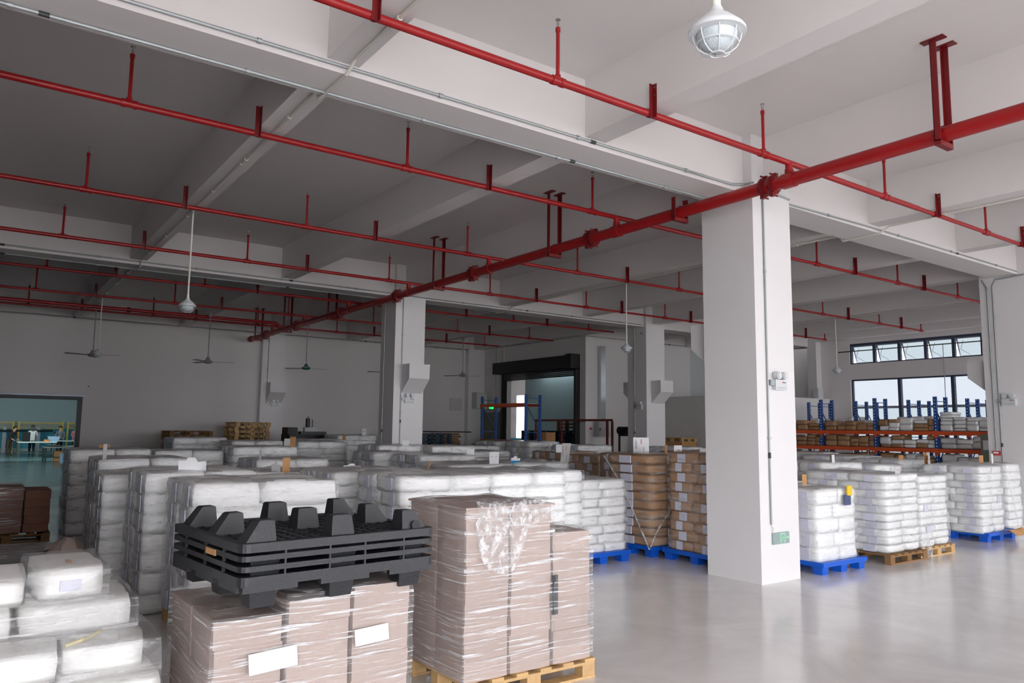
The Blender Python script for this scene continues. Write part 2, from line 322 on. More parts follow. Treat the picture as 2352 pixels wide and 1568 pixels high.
# gable wall with windows
WB = [(-14.65, -9.6), (-8.4, -3.4), (-2.2, 2.8), (4.0, 7.6)]
hs = []
for a, b in WB: hs += [(a, b, 0.9, 3.70)]; hs += [(a, b-0.75, 4.24, 4.95)]
holes_wall('wall_window', 'y', 25.0, 25.25, -15.75, 12.2, 0, SLAB, hs, 'paint', 'white gable wall with two rows of windows')
struct(MB().bx(-16.1, -15.75, 24.7, 26.1, 0, SLAB).build('pillar', 'pillar_paint'), 'slim wall pillar beside the gable windows')
struct(MB().bx(-19.6, -16.1, 24.8, 25.1, 4.95, SLAB).build('lintel', 'paint'), 'white lintel over the opening beside the gable')
tag(MB().bx(-15.66, -15.46, 24.3, 24.6, 3.04, 3.42).build('wall_box', 'lamp_white'), 'white box standing on the low partition', 'box')
for wi, (a, b) in enumerate(WB):
    fr = MB(); n = 5
    fo = struct(MB().bx(a, b, 25.06, 25.14, 0.9, 0.95).bx(a, b, 25.06, 25.14, 3.65, 3.70).bx(a, a+0.05, 25.06, 25.14, 0.95, 3.65).bx(b-0.05, b, 25.06, 25.14, 0.95, 3.65)
                .build('window_%d' % (wi+1), 'alu_frame'), 'tall clear window of the gable wall')
    for k in range(3):
        xa = a+(b-a)*k/3; xb = a+(b-a)*(k+1)/3
        if k: MB().bx(xa-0.05, xa+0.05, 25.04, 25.16, 0.95, 3.65).build('mullion', 'alu_frame', fo)
        MB().bx(xa+0.05, xb-0.05, 25.09, 25.1, 2.77, 3.65).build('pane', 'window_glass', fo)
        MB().bx(xa+0.05, xb-0.05, 25.09, 25.1, 0.95, 2.69).build('pane', 'frosted_glass', fo)
    MB().bx(a+0.05, b-0.05, 25.05, 25.15, 2.69, 2.77).build('transom', 'frame_light', fo)
    b -= 0.75
    fo = struct(MB().bx(a, b, 25.04, 25.18, 4.87, 4.95).bx(a, b, 25.04, 25.18, 4.24, 4.28).bx(a, a+0.05, 25.04, 25.18, 4.28, 4.87).bx(b-0.06, b, 25.04, 25.18, 4.28, 4.87)
                .build('window_%d' % (wi+5), 'alu_frame'), 'row of top-hung vent windows high in the gable')
    for k in range(n):
        xa = a+(b-a)*k/n; xb = a+(b-a)*(k+1)/n
        if k: MB().bx(xa-0.045, xa+0.045, 25.05, 25.17, 4.28, 4.87).build('mullion', 'alu_frame', fo)
        # sash tilted outward at the bottom
        sa = MB()
        for (p, q, r, s_) in ((xa+0.05, xb-0.05, 0, 0.03), (xa+0.05, xb-0.05, 0.55, 0.58), (xa+0.05, xa+0.085, 0.03, 0.55), (xb-0.085, xb-0.05, 0.03, 0.55)):
            y0 = 25.12+0.22*(1-r/0.58); y1 = 25.12+0.22*(1-s_/0.58)
            sa.add([(p, y0, 4.29+r), (q, y0, 4.29+r), (q, y1, 4.29+s_), (p, y1, 4.29+s_), (p, y0+0.03, 4.29+r), (q, y0+0.03, 4.29+r), (q, y1+0.03, 4.29+s_), (p, y1+0.03, 4.29+s_)],
                   [(0, 3, 2, 1), (4, 5, 6, 7), (0, 1, 5, 4), (1, 2, 6, 5), (2, 3, 7, 6), (3, 0, 4, 7)])
        so = sa.build('sash', 'frame_light', fo)
        MB().add([(q_, 25.345+e_-0.2*t_, 4.32+0.52*t_) for e_ in (0, 0.01) for q_, t_ in ((xa+0.085, 0), (xb-0.085, 0), (xb-0.085, 1), (xa+0.085, 1))], [(0, 1, 2, 3), (7, 6, 5, 4), (0, 4, 5, 1), (1, 5, 6, 2), (2, 6, 7, 3), (3, 7, 4, 0)]).build('pane', 'frosted_glass', so)
        xm = xa+(xb-xa)*0.3
        MB().tube([(xm, 25.16, 4.78), (xm-0.06, 25.1, 4.5), (xm+0.16, 25.3, 4.31)], 0.007, 6).build('stay_arm', 'frame_light', so)
# entrance wall behind the camera with open loading doors
holes_wall('wall_entrance', 'x', 12.0, 12.2, -2.6, 25.25, 0, SLAB, [(a, b, 0.0, 4.9) for a, b in ENTR], 'paint', 'entrance wall with wide loading openings')
holes_wall('wall_light_block', 'y', -2.8, -2.6, -26.4, 12.2, 0, SLAB, [(1.5, 11.4, 0, 4.9)], 'side_grey', 'unseen grey side wall set close to dim the left, with an added fill opening')  # unseen wall placed to darken the left bay; its opening is added fill

# pillars with conc. corbels
def pillar(x1, y0, x0, y1, corb, label, z1=SLAB):
    p = struct(MB().bx(x0, x1, y0, y1, 0, z1).build('pillar', 'pillar_paint'), label)
    for side in corb:
        yc0, yc1 = y0+0.2, y1-0.05
        if side == '+x': poly = [(x1-0.01, 2.65), (x1+0.38, 2.99), (x1+0.38, 3.33), (x1-0.01, 3.33)]
        else: poly = [(x0+0.01, 2.65), (x0-0.4, 2.99), (x0-0.4, 3.33), (x0+0.01, 3.33)]
        MB().prism(poly, 'y', yc0, yc1).build('corbel', 'pillar_paint', p)
    return p
pillar(-5.93, 8.0, -6.76, 8.79, ['-x'], 'white square pillar carrying the green exit sign')
pillar(-15.97, 8.0, -16.72, 8.79, ['+x'], 'white pillar with a corbel rising behind the wrapped sacks')
pillar(-25.93, 8.0, -26.3, 8.79, ['+x'], 'wall pillar where the red main pipe ends')
pillar(-5.93, 16.35, -6.76, 17.12, ['-x'], 'white pillar with the red call point near the racks')
pillar(-15.97, 16.3, -16.76, 17.08, ['+x', '-x'], 'pillar with two corbels in front of the partition')
pillar(-25.93, 16.33, -26.3, 17.1, [], 'wall pillar in the dark corner by the shutter')
pillar(3.9, 8.0, 3.1, 8.79, [], 'pillar behind the camera'); pillar(3.9, 16.35, 3.1, 17.12, [], 'pillar near the loading openings')
pillar(-5.93, -0.92, -6.76, -0.13, [], 'pillar just outside the view'); pillar(-15.97, -0.92, -16.72, -0.13, [], 'pillar outside the view in the dark bay')
# door frame of the workroom opening, service door, roller shutter
d = struct(MB().bx(-26.24, -26.12, 2.62, 2.74, 0, 2.66).bx(-26.24, -26.12, -2.0, 2.62, 2.56, 2.66).build('door_1', 'steel_dark'), 'dark steel frame of the workroom doorway')
MB().bx(-26.25, -26.1, -2.05, 2.85, 2.66, 2.70).build('drip_rail', 'frame_light', d)
d = struct(MB().bx(-25.78, -24.68, 17.04, 17.1, 0, 2.5).build('door_2', 'door_green'), 'plain olive service door under the lit exit sign')
MB().bx(-25.84, -25.78, 17.02, 17.1, 0, 2.56).build('jamb', 'door_green', d); MB().bx(-24.68, -24.62, 17.02, 17.1, 0, 2.56).build('jamb', 'door_green', d)
MB().bx(-24.82, -24.78, 16.98, 17.05, 0.95, 1.1).build('handle', 'steel_dark', d)
d = struct(MB().bx(-24.78, -20.2, 16.72, 17.1, 3.98, 4.42).build('door_3', 'black_steel'), 'black roller shutter rolled up over its opening')
MB().bx(-20.22, -19.93, 16.68, 17.1, 3.95, 4.46).build('motor_box', 'black_steel', d)
for k in range(5): MB().bx(-24.35, -19.98, 16.92, 16.97, 3.70+k*0.058, 3.70+k*0.058+0.05).build('shutter_slat', 'black_steel', d)
for x in (-24.42, -20.02): MB().bx(x, x+0.09, 16.9, 17.12, 0, 3.98).build('guide_rail', 'black_steel', d)
MB().bx(-22.6, -22.4, 16.9, 16.93, 3.66, 3.70).build('pull_handle', 'chrome', d)
# loading room behind the shutter
struct(MB().bx(-30.4, -19.83, 22.5, 22.7, 0, 5.2).build('wall_loading', 'teal_paint'), 'blue-grey wall inside the loading room')
holes_wall('wall_daylit', 'y', 30, 30.2, -46, -28, 0, 5.2, [(-41.5, -40.5, 1.2, 4.1)], 'paint', 'white wall with a bright window beyond the shutter')
struct(MB().bx(-46, -28, 29.9, 29.99, 0, 1.25).build('trim_1', 'cyan_dado'), 'cyan painted dado beyond the shutter')
struct(MB().bx(-46, -19.83, 17.3, 30.2, 5.2, 5.3).build('ceiling', 'slab_paint'), 'ceiling of the loading room')
struct(MB().bx(-46.2, -46, 17.3, 30.2, 0, 5.3).build('wall_end', 'paint'), 'end wall of the loading room')
struct(MB().bx(-46, -26.4, 17.1, 17.3, 0, 5.3).build('wall_flank', 'teal_paint'), 'flank wall of the loading room')
# workroom beyond the left doorway
struct(MB().bx(-58.6, -58.4, -8, 12, 0, 5.2).build('wall_workroom', 'teal_paint'), 'pale teal end wall of the workroom')
struct(MB().bx(-58.4, -58.36, -8, 12, 0.25, 1.52).build('trim_2', 'cyan_dado'), 'cyan dado along the workroom wall')
struct(MB().bx(-62, -26.4, 12, 12.2, 0, 5.2).build('wall_workroom_side', 'teal_paint'), 'side wall of the workroom')
struct(MB().bx(-62, -26.4, -8.2, -8, 0, 5.2).build('wall_workroom_flank', 'teal_paint'), 'flank wall of the workroom')
struct(MB().bx(-62, -26.4, -8.2, 12.2, 5.2, 5.4).build('ceiling', 'slab_paint'), 'ceiling of the workroom')

# ------------------------------------------------------------------ sprinkler pipes
ZP, ZM, YM = 4.97, 4.76, 7.55
PX = [(-5.08, 24.0), (-7.98, 24.0), (-11.36, 23.4), (-14.5, 23.3), (-17.7, 16.6), (-20.8, 16.6), (-23.6, 16.2)]
RY = [-2.0, 1.04, 4.09, 7.08, 9.68, 12.65, 15.55, 18.2, 21.0]
BY = [-0.69, 2.286, 5.257, 11.01, 13.86, 16.56, 19.33, 22.13]
desc = ['over the polished floor, the one nearest the camera', 'crossing just in front of the exit-sign pillar', 'third back, above the tan carton stacks',
        'fourth back, just before the corbel pillar', 'behind the corbel pillar in the dim bay', 'sixth back in the dark bay', 'last one, close to the dark end wall']
rad = [0.036, 0.034, 0.032, 0.032, 0.03, 0.03, 0.03]
def riser(parent, x, y, r):
    o = MB().cyl((x, y, ZP), (x, y, ZP+0.5), 0.018, 8).cyl((x, y, ZP+0.03), (x, y, ZP+0.06), 0.028, 8).cyl((x, y, ZP+0.47), (x, y, ZP+0.51), 0.024, 8).build('riser', 'red_pipe', parent, True)
    MB().cyl((x, y, ZP+0.51), (x, y, ZP+0.55), 0.012, 8).bar((x-0.014, y, ZP+0.55), (x-0.014, y, ZP+0.585), 0.005).bar((x+0.014, y, ZP+0.55), (x+0.014, y, ZP+0.585), 0.005) \
        .cyl((x, y, ZP+0.585), (x, y, ZP+0.592), 0.024, 10).build('sprinkler_head', 'chrome', o)
    MB().cyl((x, y-0.07, ZP), (x, y-0.03, ZP), r+0.008, 12).cyl((x, y+0.03, ZP), (x, y+0.07, ZP), r+0.008, 12).cyl((x, y-0.03, ZP), (x, y+0.03, ZP), r+0.003, 12).build('tee_fitting', 'red_pipe', parent, True)
for i, ((x, ye), r) in enumerate(zip(PX, rad)):
    t = empty('sprinkler_branch_pipe', (x, YM, ZP), 'thin red sprinkler pipe '+desc[i], 'pipe', 'red sprinkler branch pipes')
    MB().cyl((x, -2.6, ZP), (x, YM+3, ZP), r, 12).cyl((x, YM+3, ZP), (x, ye, ZP), r*0.85, 12).build('pipe', 'red_pipe', t, True)
    for y in RY:
        if y < ye: riser(t, x, y, r)
    if i in (2, 3): riser(t, x, ye-0.02, r)
    for y in BY:
        if y < ye-0.5:
            o = MB().bx(x+r, x+r+0.05, y+0.012, y+0.018, ZP-0.05, ZP+0.29).bx(x+r, x+r+0.006, y-0.035, y+0.018, ZP-0.05, ZP+0.29).build('angle_bracket', 'red_dark', t)
            MB().cyl((x+r+0.03, y+0.005, ZP+0.25), (x+r+0.03, y+0.016, ZP+0.25), 0.009, 6).build('bolt', 'chrome', o); MB().cyl((x+r+0.03, y+0.005, ZP+0.17), (x+r+0.03, y+0.016, ZP+0.17), 0.009, 6).build('bolt', 'chrome', o)
            MB().cyl((x, y-0.012, ZP), (x, y+0.012, ZP), r+0.006, 12).build('u_bolt', 'red_dark', o, True)
    MB().cyl((x, YM, ZM), (x, YM, ZP), 0.042, 12).cyl((x, YM, ZM+0.08), (x, YM, ZM+0.11), 0.05, 12).cyl((x, YM, ZP-0.11), (x, YM, ZP-0.08), 0.05, 12).build('drop_pipe', 'red_pipe', t, True)
t = empty('sprinkler_main_pipe', (-10, YM, ZM), 'thick red sprinkler main crossing the hall in front of the pillars', 'pipe')
MB().cyl((-25.75, YM, ZM), (12, YM, ZM), 0.078, 20).build('pipe', 'red_pipe', t, True)
MB().cyl((-25.9, YM, ZM), (-25.7, YM, ZM), 0.1, 20).build('end_cap', 'red_dark', t, True)
def coupling(x):
    c = MB()
    for s_ in (0, 0.13):
        c.cyl((x+s_-0.035, YM, ZM), (x+s_+0.035, YM, ZM), 0.103, 20)
        c.cyl((x+s_-0.012, YM, ZM), (x+s_+0.012, YM, ZM), 0.118, 20)
        for sz in (-1, 1): c.box((x+s_, YM+0.03*sz, ZM+sz*0.12), (0.05, 0.05, 0.05)).cyl((x+s_, YM-0.07, ZM+sz*0.125), (x+s_, YM+0.07, ZM+sz*0.125), 0.011, 6)
    c.build('coupling', 'red_dark', t, True)
for x in (-5.42, -8.6, -11.95, -15.1, -18.3, -21.5, -24.3): coupling(x)
for x in [p[0] for p in PX]:
    MB().cyl((x-0.075, YM, ZM), (x+0.075, YM, ZM), 0.09, 20).build('saddle', 'red_pipe', t, True)
for x in (-3.36, -6.75, -9.44, -13.2, -18.74, -22.19, -25.0):
    h = MB().bx(x-0.03, x+0.03, YM-0.13, YM-0.115, ZM-0.09, SLAB if x != -6.75 else ZG).bx(x-0.03, x-0.024, YM-0.13, YM-0.085, ZM-0.09, SLAB if x != -6.75 else ZG).build('hanger_post', 'red_dark', t)
    MB().bx(x-0.11, x+0.11, YM-0.15, YM-0.06, SLAB-0.012, SLAB).build('foot_plate', 'red_dark', h)
    h = MB().bx(x-0.03, x+0.03, YM+0.115, YM+0.13, ZM-0.09, SLAB if x != -6.75 else ZG).bx(x-0.03, x-0.024, YM+0.085, YM+0.13, ZM-0.09, SLAB if x != -6.75 else ZG).build('hanger_post', 'red_dark', t)
    MB().bx(x-0.11, x+0.11, YM+0.06, YM+0.15, SLAB-0.012, SLAB).build('foot_plate', 'red_dark', h)
    MB().bx(x-0.03, x+0.03, YM-0.13, YM+0.13, ZM-0.13, ZM-0.08).build('hanger_bar', 'red_dark', t)
    MB().cyl((x, YM-0.01, ZM), (x, YM+0.01, ZM), 0.09, 20).build('u_bolt', 'red_dark', t, True)
t = empty('sprinkler_feeder_pipe', (-22.9, YM, 4.95), 'red feeder pipe with an elbow joining the main near the end wall', 'pipe')
MB().cyl((-22.9, -2.6, 4.98), (-22.9, YM-0.15, 4.98), 0.05, 14).build('pipe', 'red_pipe', t, True)
MB().tube([(-22.9, YM-0.2, 4.98), (-22.9, YM-0.08, 4.95), (-22.9, YM, 4.86)], 0.055, 14).build('elbow', 'red_pipe', t, True)
for y in (-1.0, 3.3): MB().cyl((-22.9, y, 4.98), (-22.9, y+0.08, 4.98), 0.07, 14).build('coupling', 'red_dark', t, True)

# ------------------------------------------------------------------ conduits
def conduit(pts, label, r=0.013, mt='galv', clips=1.6, cname='electrical_conduit', boxes=()):
    t = empty(cname, pts[0], label, 'conduit')
    MB().tube(pts, r, 8).build('tube', mt, t, True)
    for a, b in zip(pts[:-1], pts[1:]):
        a = Vector(a); b = Vector(b); L_ = (b-a).length
        if L_ > clips:
            k = int(L_/clips)
            for j in range(k):
                p = a.lerp(b, (j+0.5)/k); d_ = (b-a).normalized()*0.018
                MB().cyl(p-d_, p+d_, r+0.009, 8).build('clip', 'galv' if mt == 'galv' else mt, t)
                if j % 3 == 1:
                    p = p+d_*12; MB().cyl(p-d_*2, p+d_*2, r+0.005, 8).build('coupler', 'steel_dark' if mt == 'galv' else mt, t)
    for bpt in boxes: MB().box(bpt, (0.07, 0.07, 0.05)).build('junction_box', 'galv', t)
    return t
conduit([(-6.055, -2.6, ZG+0.06), (-6.055, 7.75, ZG+0.06), (-6.04, 7.98, ZG+0.1), (-5.915, 8.02, ZG+0.1)], 'steel conduit along the lower edge of the front girder face', 0.016)
conduit([(-6.5, -2.6, ZG-0.015), (-6.5, 7.85, ZG-0.015)], 'steel conduit along the underside of the front girder', 0.016)
conduit([(-5.915, 8.2, ZG+0.05), (-5.915, 8.78, ZG+0.02), (-6.05, 8.85, ZG+0.02), (-6.055, 11.0, ZG+0.05), (-6.055, 16.3, ZG+0.05)], 'thin steel conduit running from the exit-sign pillar to the racks pillar', 0.012)
conduit([(-5.915, 8.2, ZG+0.02), (-5.915, 8.2, 0.71)], 'steel conduit dropping down the exit-sign pillar to the sign', 0.013, boxes=[(-5.91, 8.24, ZG+0.02)])
tag(MB().tube([(-5.92, 8.2, 0.71), (-5.91, 8.23, 0.66), (-5.915, 8.22, 0.61)], 0.004, 6).build('sign_cord', 'paper_grey'), 'thin loose wire between conduit and exit sign', 'wire')
conduit([(-16.055, -2.6, ZG+0.06), (-16.055, 7.9, ZG+0.06), (-15.95, 8.05, ZG+0.04), (-15.95, 8.75, ZG+0.02), (-16.055, 9.0, ZG+0.04), (-16.055, 16.2, ZG+0.05)], 'steel conduit along the second girder face behind the sprinkler pipes', 0.016)
conduit([(-16.5, -2.6, ZG-0.015), (-16.5, 8.0, ZG-0.015)], 'steel conduit along the underside of the second girder', 0.014)
conduit([(-15.955, 8.19, ZG+0.0), (-15.955, 8.19, 1.3)], 'steel conduit down the bright face of the corbel pillar', 0.013)
conduit([(-16.5, 7.985, ZG), (-16.5, 7.985, 1.0)], 'steel conduit down the shaded face of the corbel pillar', 0.012)
conduit([(-25.915, 8.2, 4.95), (-25.915, 8.2, 2.6)], 'conduit down the wall pillar below the main pipe', 0.014)
conduit([(-25.94, -2.6, 5.02), (-25.94, 16.3, 5.02)], 'long conduit along the top of the dim end wall', 0.014, clips=3)
conduit([(-25.9, 16.84, 5.06), (-19.62, 16.84, 5.06)], 'conduit along the top of the shutter wall', 0.014, clips=2)
conduit([(-25.05, 17.07, 5.05), (-25.05, 17.07, 2.75)], 'conduit dropping to the lit exit sign over the olive door', 0.012)
conduit([(-19.6, 17.12, 5.07), (-19.6, 22.3, 5.07)], 'conduit along the top of the bright cabinet wall', 0.013, clips=2)
conduit([(-16.45, 16.28, 5.0), (-16.45, 16.28, 1.0)], 'conduit down the shaded face of the two-corbel pillar', 0.014, boxes=[(-16.1, 16.26, 4.75)])
conduit([(-6.7, 16.33, 4.93), (-6.61, 16.33, 4.75), (-6.61, 16.33, 1.56)], 'conduit down to the red call point', 0.016)
conduit([(-5.95, 16.33, 4.93), (-6.45, 16.33, 4.9), (-6.51, 16.33, 4.78), (-6.51, 16.33, 0.9)], 'curved conduit beside the emergency lamp of the racks pillar', 0.016)
for y, nm in ((2.50, 'second'), (5.43, 'third'), (11.33, 'pendant lamp'), (19.6, 'window-side')):
    y0 = y if y != 5.43 else 5.5
    if y == 5.43: continue
    pts = [(12, y0, ZB-0.02), (-5.9, y0, ZB-0.02), (-6.05, y0-0.02, ZG-0.01), (-6.65, y0-0.04, ZG-0.02), (-6.72, y0-0.04, ZB-0.02), (-15.95, y0, ZB-0.02), (-16.1, y0, ZG-0.02), (-16.65, y0, ZG-0.02), (-16.75, y0, ZB-0.02), (-25.9 if y < 17 else -19.6, y0, ZB-0.02)]
    conduit(pts, 'cream plastic conduit under the %s beam' % nm, 0.016, 'pvc', 1.5)
conduit([(-24.55, 17.06, 5.6), (-24.5, 17.06, 4.95), (-24.47, 17.06, 0.5)], 'cream pipe beside the black shutter', 0.022, 'pvc', 1.2)
tag(MB().tube([(-15.0, 24.99, 4.68), (-15.0, 24.9, 4.68), (-9.7, 24.9, 4.68), (-9.7, 24.99, 4.68)], 0.018, 8).build('curtain_rail', 'steel_dark', None, True), 'thin dark rail across the high vent windows', 'rail')
tag(MB().cyl((-11.45, 24.9, 4.7), (-11.45, 24.9, 2.3), 0.012, 8).build('hanging_cable', 'frame_light', None, True), 'thin pale cable hanging before the gable window', 'cable')

# ------------------------------------------------------------------ pendant lamps and fans
def pendant(x, y, zt, zb, label, k_=0.68):
    t = empty('pendant_lamp', (x, y, zb), label, 'lamp', 'caged pendant lamps')
    MB().cyl((x, y, zb+0.11), (x, y, zt), 0.0135, 10).cyl((x, y, zb+0.1), (x, y, zb+0.17), 0.019, 10).cyl((x, y, zt-0.02), (x, y, zt), 0.05, 12).build('stem', 'pvc', t, True)
    MB().lathe((x, y, zb), [(r_*k_, z_*k_) for r_, z_ in [(0.035, 0.17), (0.05, 0.13), (0.09, 0.1), (0.165, 0.03), (0.178, 0.012), (0.178, -0.008), (0.13, -0.012), (0.12, 0.0)]], 28).build('housing', 'lamp_white', t, True)
    MB().lathe((x, y, zb), [(r_*k_, z_*k_) for r_, z_ in [(0.128, -0.01), (0.122, -0.045), (0.1, -0.085), (0.06, -0.112), (0.012, -0.122)]], 24).build('glass_dome', 'lamp_glass', t, True)
    c = MB()
    for k in range(8):
        a = k*math.pi/4; pr = [(r_*k_, z_*k_) for r_, z_ in [(0.15, -0.005), (0.142, -0.05), (0.118, -0.098), (0.08, -0.128), (0.045, -0.138)]]
        c.tube([(x+r_*math.cos(a), y+r_*math.sin(a), zb+z_) for r_, z_ in pr], 0.0028, 5)
    for r_, z_ in ((0.13*k_, -0.075*k_), (0.045*k_, -0.138*k_)):
        c.tube([(x+r_*math.cos(a*math.pi/10), y+r_*math.sin(a*math.pi/10), zb+z_) for a in range(21)], 0.0028, 5)
    c.build('cage', 'lamp_white', t, True)
pendant(-1.98, 2.46, ZB, 3.53, 'caged white pendant lamp hanging large at the top of the view')
pendant(-11.66, 2.47, ZB, 3.58, 'caged pendant lamp on a long white stem over the sacks')
pendant(-21.5, 2.52, ZB, 3.62, 'small dim pendant lamp close beside a fan')
pendant(-11.75, 11.4, ZB, 3.60, 'pendant lamp hanging in front of the two-corbel pillar')
pendant(-11.88, 19.62, ZB, 3.58, 'pendant lamp hanging before the gable windows')
def fan(x, y, zt, zh, mt, a0, label):
    t = empty('ceiling_fan', (x, y, zh), label, 'fan', 'ceiling fans along the end wall')
    MB().cyl((x, y, zh+0.1), (x, y, zt), 0.014, 8).lathe((x, y, zt-0.1), [(0.02, 0), (0.05, 0.03), (0.06, 0.1)], 14).build('rod', 'fan_grey', t, True)
    MB().lathe((x, y, zh), [(0.03, 0.14), (0.045, 0.12), (0.07, 0.05), (0.125, 0.03), (0.135, 0.0), (0.11, -0.035), (0.05, -0.05)], 20).build('motor', mt, t, True)
    for k in range(3):
        a = a0+k*2*math.pi/3; d_ = Vector((math.cos(a), math.sin(a), 0)); n_ = Vector((-d_.y, d_.x, 0)); b = MB()
        c = Vector((x, y, zh-0.01)); w0, w1 = 0.045, 0.075
        vs = [c+d_*0.1-n_*w0, c+d_*0.1+n_*w0+Vector((0, 0, 0.015)), c+d_*0.72+n_*w1+Vector((0, 0, 0.02)), c+d_*0.72-n_*w1]
        b.add(vs+[v+Vector((0, 0, 0.006)) for v in vs], [(0, 1, 2, 3), (7, 6, 5, 4), (0, 4, 5, 1), (1, 5, 6, 2), (2, 6, 7, 3), (3, 7, 4, 0)]).build('blade', 'fan_grey', t)
fan(-23.0, 2.57, ZB, 3.68, 'fan_grey', 0.9, 'grey three-blade fan nearest the workroom doorway')
fan(-22.7, 5.45, ZB, 3.66, 'fan_grey', 1.35, 'grey fan hanging above the wooden pallet piles')
fan(-23.0, 8.47, ZB, 3.66, 'fan_teal', 1.75, 'ceiling fan with a teal motor near the wall pillar')
fan(-22.7, 11.2, ZB, 3.66, 'fan_grey', 0.25, 'fan mostly hidden behind the corbel pillar')
fan(-22.7, 14.05, ZB, 3.70, 'fan_grey', 1.6, 'grey fan in the dark corner near the shutter')

# ------------------------------------------------------------------ signs and wall devices
def em_light(c, face, label):
    """face: outward axis '+x' or '-y'; c is the centre of the white body on the wall"""
    t = empty('emergency_light', c, label, 'emergency light', 'twin-head emergency lights')
    def P(u, v, n): return (c[0]+n, c[1]+u, c[2]+v) if face == '+x' else (c[0]+u, c[1]-n, c[2]+v)
    def B(u0, u1, v0, v1, n0, n1):
        a = P(u0, v0, n0); b = P(u1, v1, n1); return MB().bx(min(a[0], b[0]), max(a[0], b[0]), min(a[1], b[1]), max(a[1], b[1]), a[2], b[2])
    b = B(-0.12, 0.12, -0.075, 0.055, 0, 0.06).build('body', 'lamp_white', t)
    B(0.02, 0.045, 0.015, 0.03, 0.06, 0.062).build('red_mark', 'ink_red', b); B(0.05, 0.09, 0.015, 0.027, 0.06, 0.062).build('blue_mark', 'tag_navy', b)
    B(-0.09, 0.09, -0.05, -0.045, 0.06, 0.061).build('indicator_line', 'ink_grey', b)
    for u in (-0.065, 0.065):
        MB().cyl(P(u, 0.11, 0.02), P(u, 0.11, 0.085), 0.05, 20).cyl(P(u, 0.11, 0.085), P(u, 0.11, 0.095), 0.036, 20).cyl(P(u, 0.05, 0.04), P(u, 0.08, 0.04), 0.012, 8).build('lamp_head', 'lamp_white', t, True)
    B(-0.2, -0.12, -0.02, 0.05, 0, 0.05).build('junction_box', 'galv', t)
em_light((-5.93, 8.42, 2.46), '+x', 'white twin-head emergency light on the exit-sign pillar')
em_light((-6.34, 16.35, 2.49), '-y', 'white twin-head emergency light on the racks pillar')
em_light((-15.97, 8.4, 2.5), '+x', 'emergency light below the corbel of the middle pillar')
em_light((-16.25, 16.3, 2.55), '-y', 'emergency light on the shaded two-corbel pillar')
em_light((-25.93, 8.5, 2.6), '+x', 'emergency light low on the dim wall pillar')
t = empty('exit_sign', (-5.93, 8.38, 0.53), 'green running-man exit sign with arrow low on the white pillar', 'exit sign')
X = -5.93
MB().bx(X, X+0.022, 8.215, 8.55, 0.465, 0.605).build('plate', 'sign_green', t)
MB().bx(X+0.022, X+0.025, 8.36, 8.375, 0.475, 0.595).bx(X+0.022, X+0.025, 8.445, 8.46, 0.475, 0.595).bx(X+0.022, X+0.025, 8.375, 8.445, 0.58, 0.595).build('door_symbol', 'sign_lit', t)
MB().prism([(8.405, 0.555), (8.415, 0.565), (8.425, 0.555), (8.415, 0.545)], 'x', X+0.022, X+0.026).build('runner_head', 'sign_lit', t)
r = MB()
for a, b in (((8.41, 0.545), (8.4, 0.52)), ((8.41, 0.543), (8.435, 0.535)), ((8.408, 0.54), (8.385, 0.528)), ((8.4, 0.52), (8.425, 0.505)), ((8.425, 0.505), (8.42, 0.485)), ((8.4, 0.52), (8.38, 0.49))):
    r.bar((X+0.024, *a), (X+0.024, *b), 0.004, 0.009)
o = r.build('runner_body', 'sign_lit', t); o['kind'] = 'stuff'
MB().bx(X+0.022, X+0.025, 8.475, 8.51, 0.53, 0.545).prism([(8.51, 0.515), (8.51, 0.56), (8.54, 0.5375)], 'x', X+0.022, X+0.025).build('arrow', 'sign_lit', t)
t = empty('exit_sign', (-25.2, 17.04, 2.68), 'bright green lit exit sign over the olive door', 'exit sign')
MB().bx(-25.42, -24.98, 17.0, 17.08, 2.6, 2.76).build('plate', 'steel_dark', t)
MB().bx(-25.25, -25.13, 16.985, 17.0, 2.63, 2.74).build('door_symbol', 'exit_lit', t)
MB().prism([(-25.4, 2.68), (-25.32, 2.73), (-25.32, 2.63)], 'y', 16.985, 17.0).build('arrow', 'exit_lit', t); MB().prism([(-25.0, 2.68), (-25.08, 2.73), (-25.08, 2.63)], 'y', 16.985, 17.0).build('arrow', 'exit_lit', t)
t = empty('call_point', (-6.6, 16.35, 1.49), 'red fire alarm call point on the racks pillar', 'alarm')
MB().bx(-6.67, -6.55, 16.3, 16.35, 1.45, 1.54).build('case', 'ink_red', t); MB().bx(-6.66, -6.57, 16.293, 16.3, 1.485, 1.52).build('glass', 'paper', t)
t = empty('switch_cabinet', (-19.6, 17.7, 1.6), 'grey metal switch cabinet under the shiny cable duct', 'cabinet')
MB().bx(-19.63, -19.38, 17.46, 17.98, 1.62, 2.14).build('body', 'cabinet_grey', t); MB().bx(-19.38, -19.365, 17.48, 17.96, 1.64, 2.12).build('door', 'cabinet_grey', t)
MB().bx(-19.365, -19.35, 17.52, 17.54, 1.84, 1.92).build('latch', 'steel_dark', t)
tag(MB().bx(-19.63, -19.47, 17.66, 17.88, 2.14, 4.75).build('cable_duct', 'galv_duct'), 'shiny galvanised cable duct above the switch cabinet', 'duct')
tag(MB().bx(-19.63, -19.62, 17.28, 17.38, 1.86, 1.93).build('sticker', 'ink_red'), 'small red sticker beside the switch cabinet', 'sticker')
tag(MB().bx(-26.2, -26.17, 15.62, 16.2, 2.55, 3.05).build('notice_board', 'paper_grey'), 'pale notice board on the wall by the dark corner', 'board')
tag(MB().bx(-25.93, -25.55, 16.5, 17.0, 2.65, 3.3).build('wall_heater', 'paper_grey'), 'pale boxed unit fixed to the corner pillar', 'wall unit')
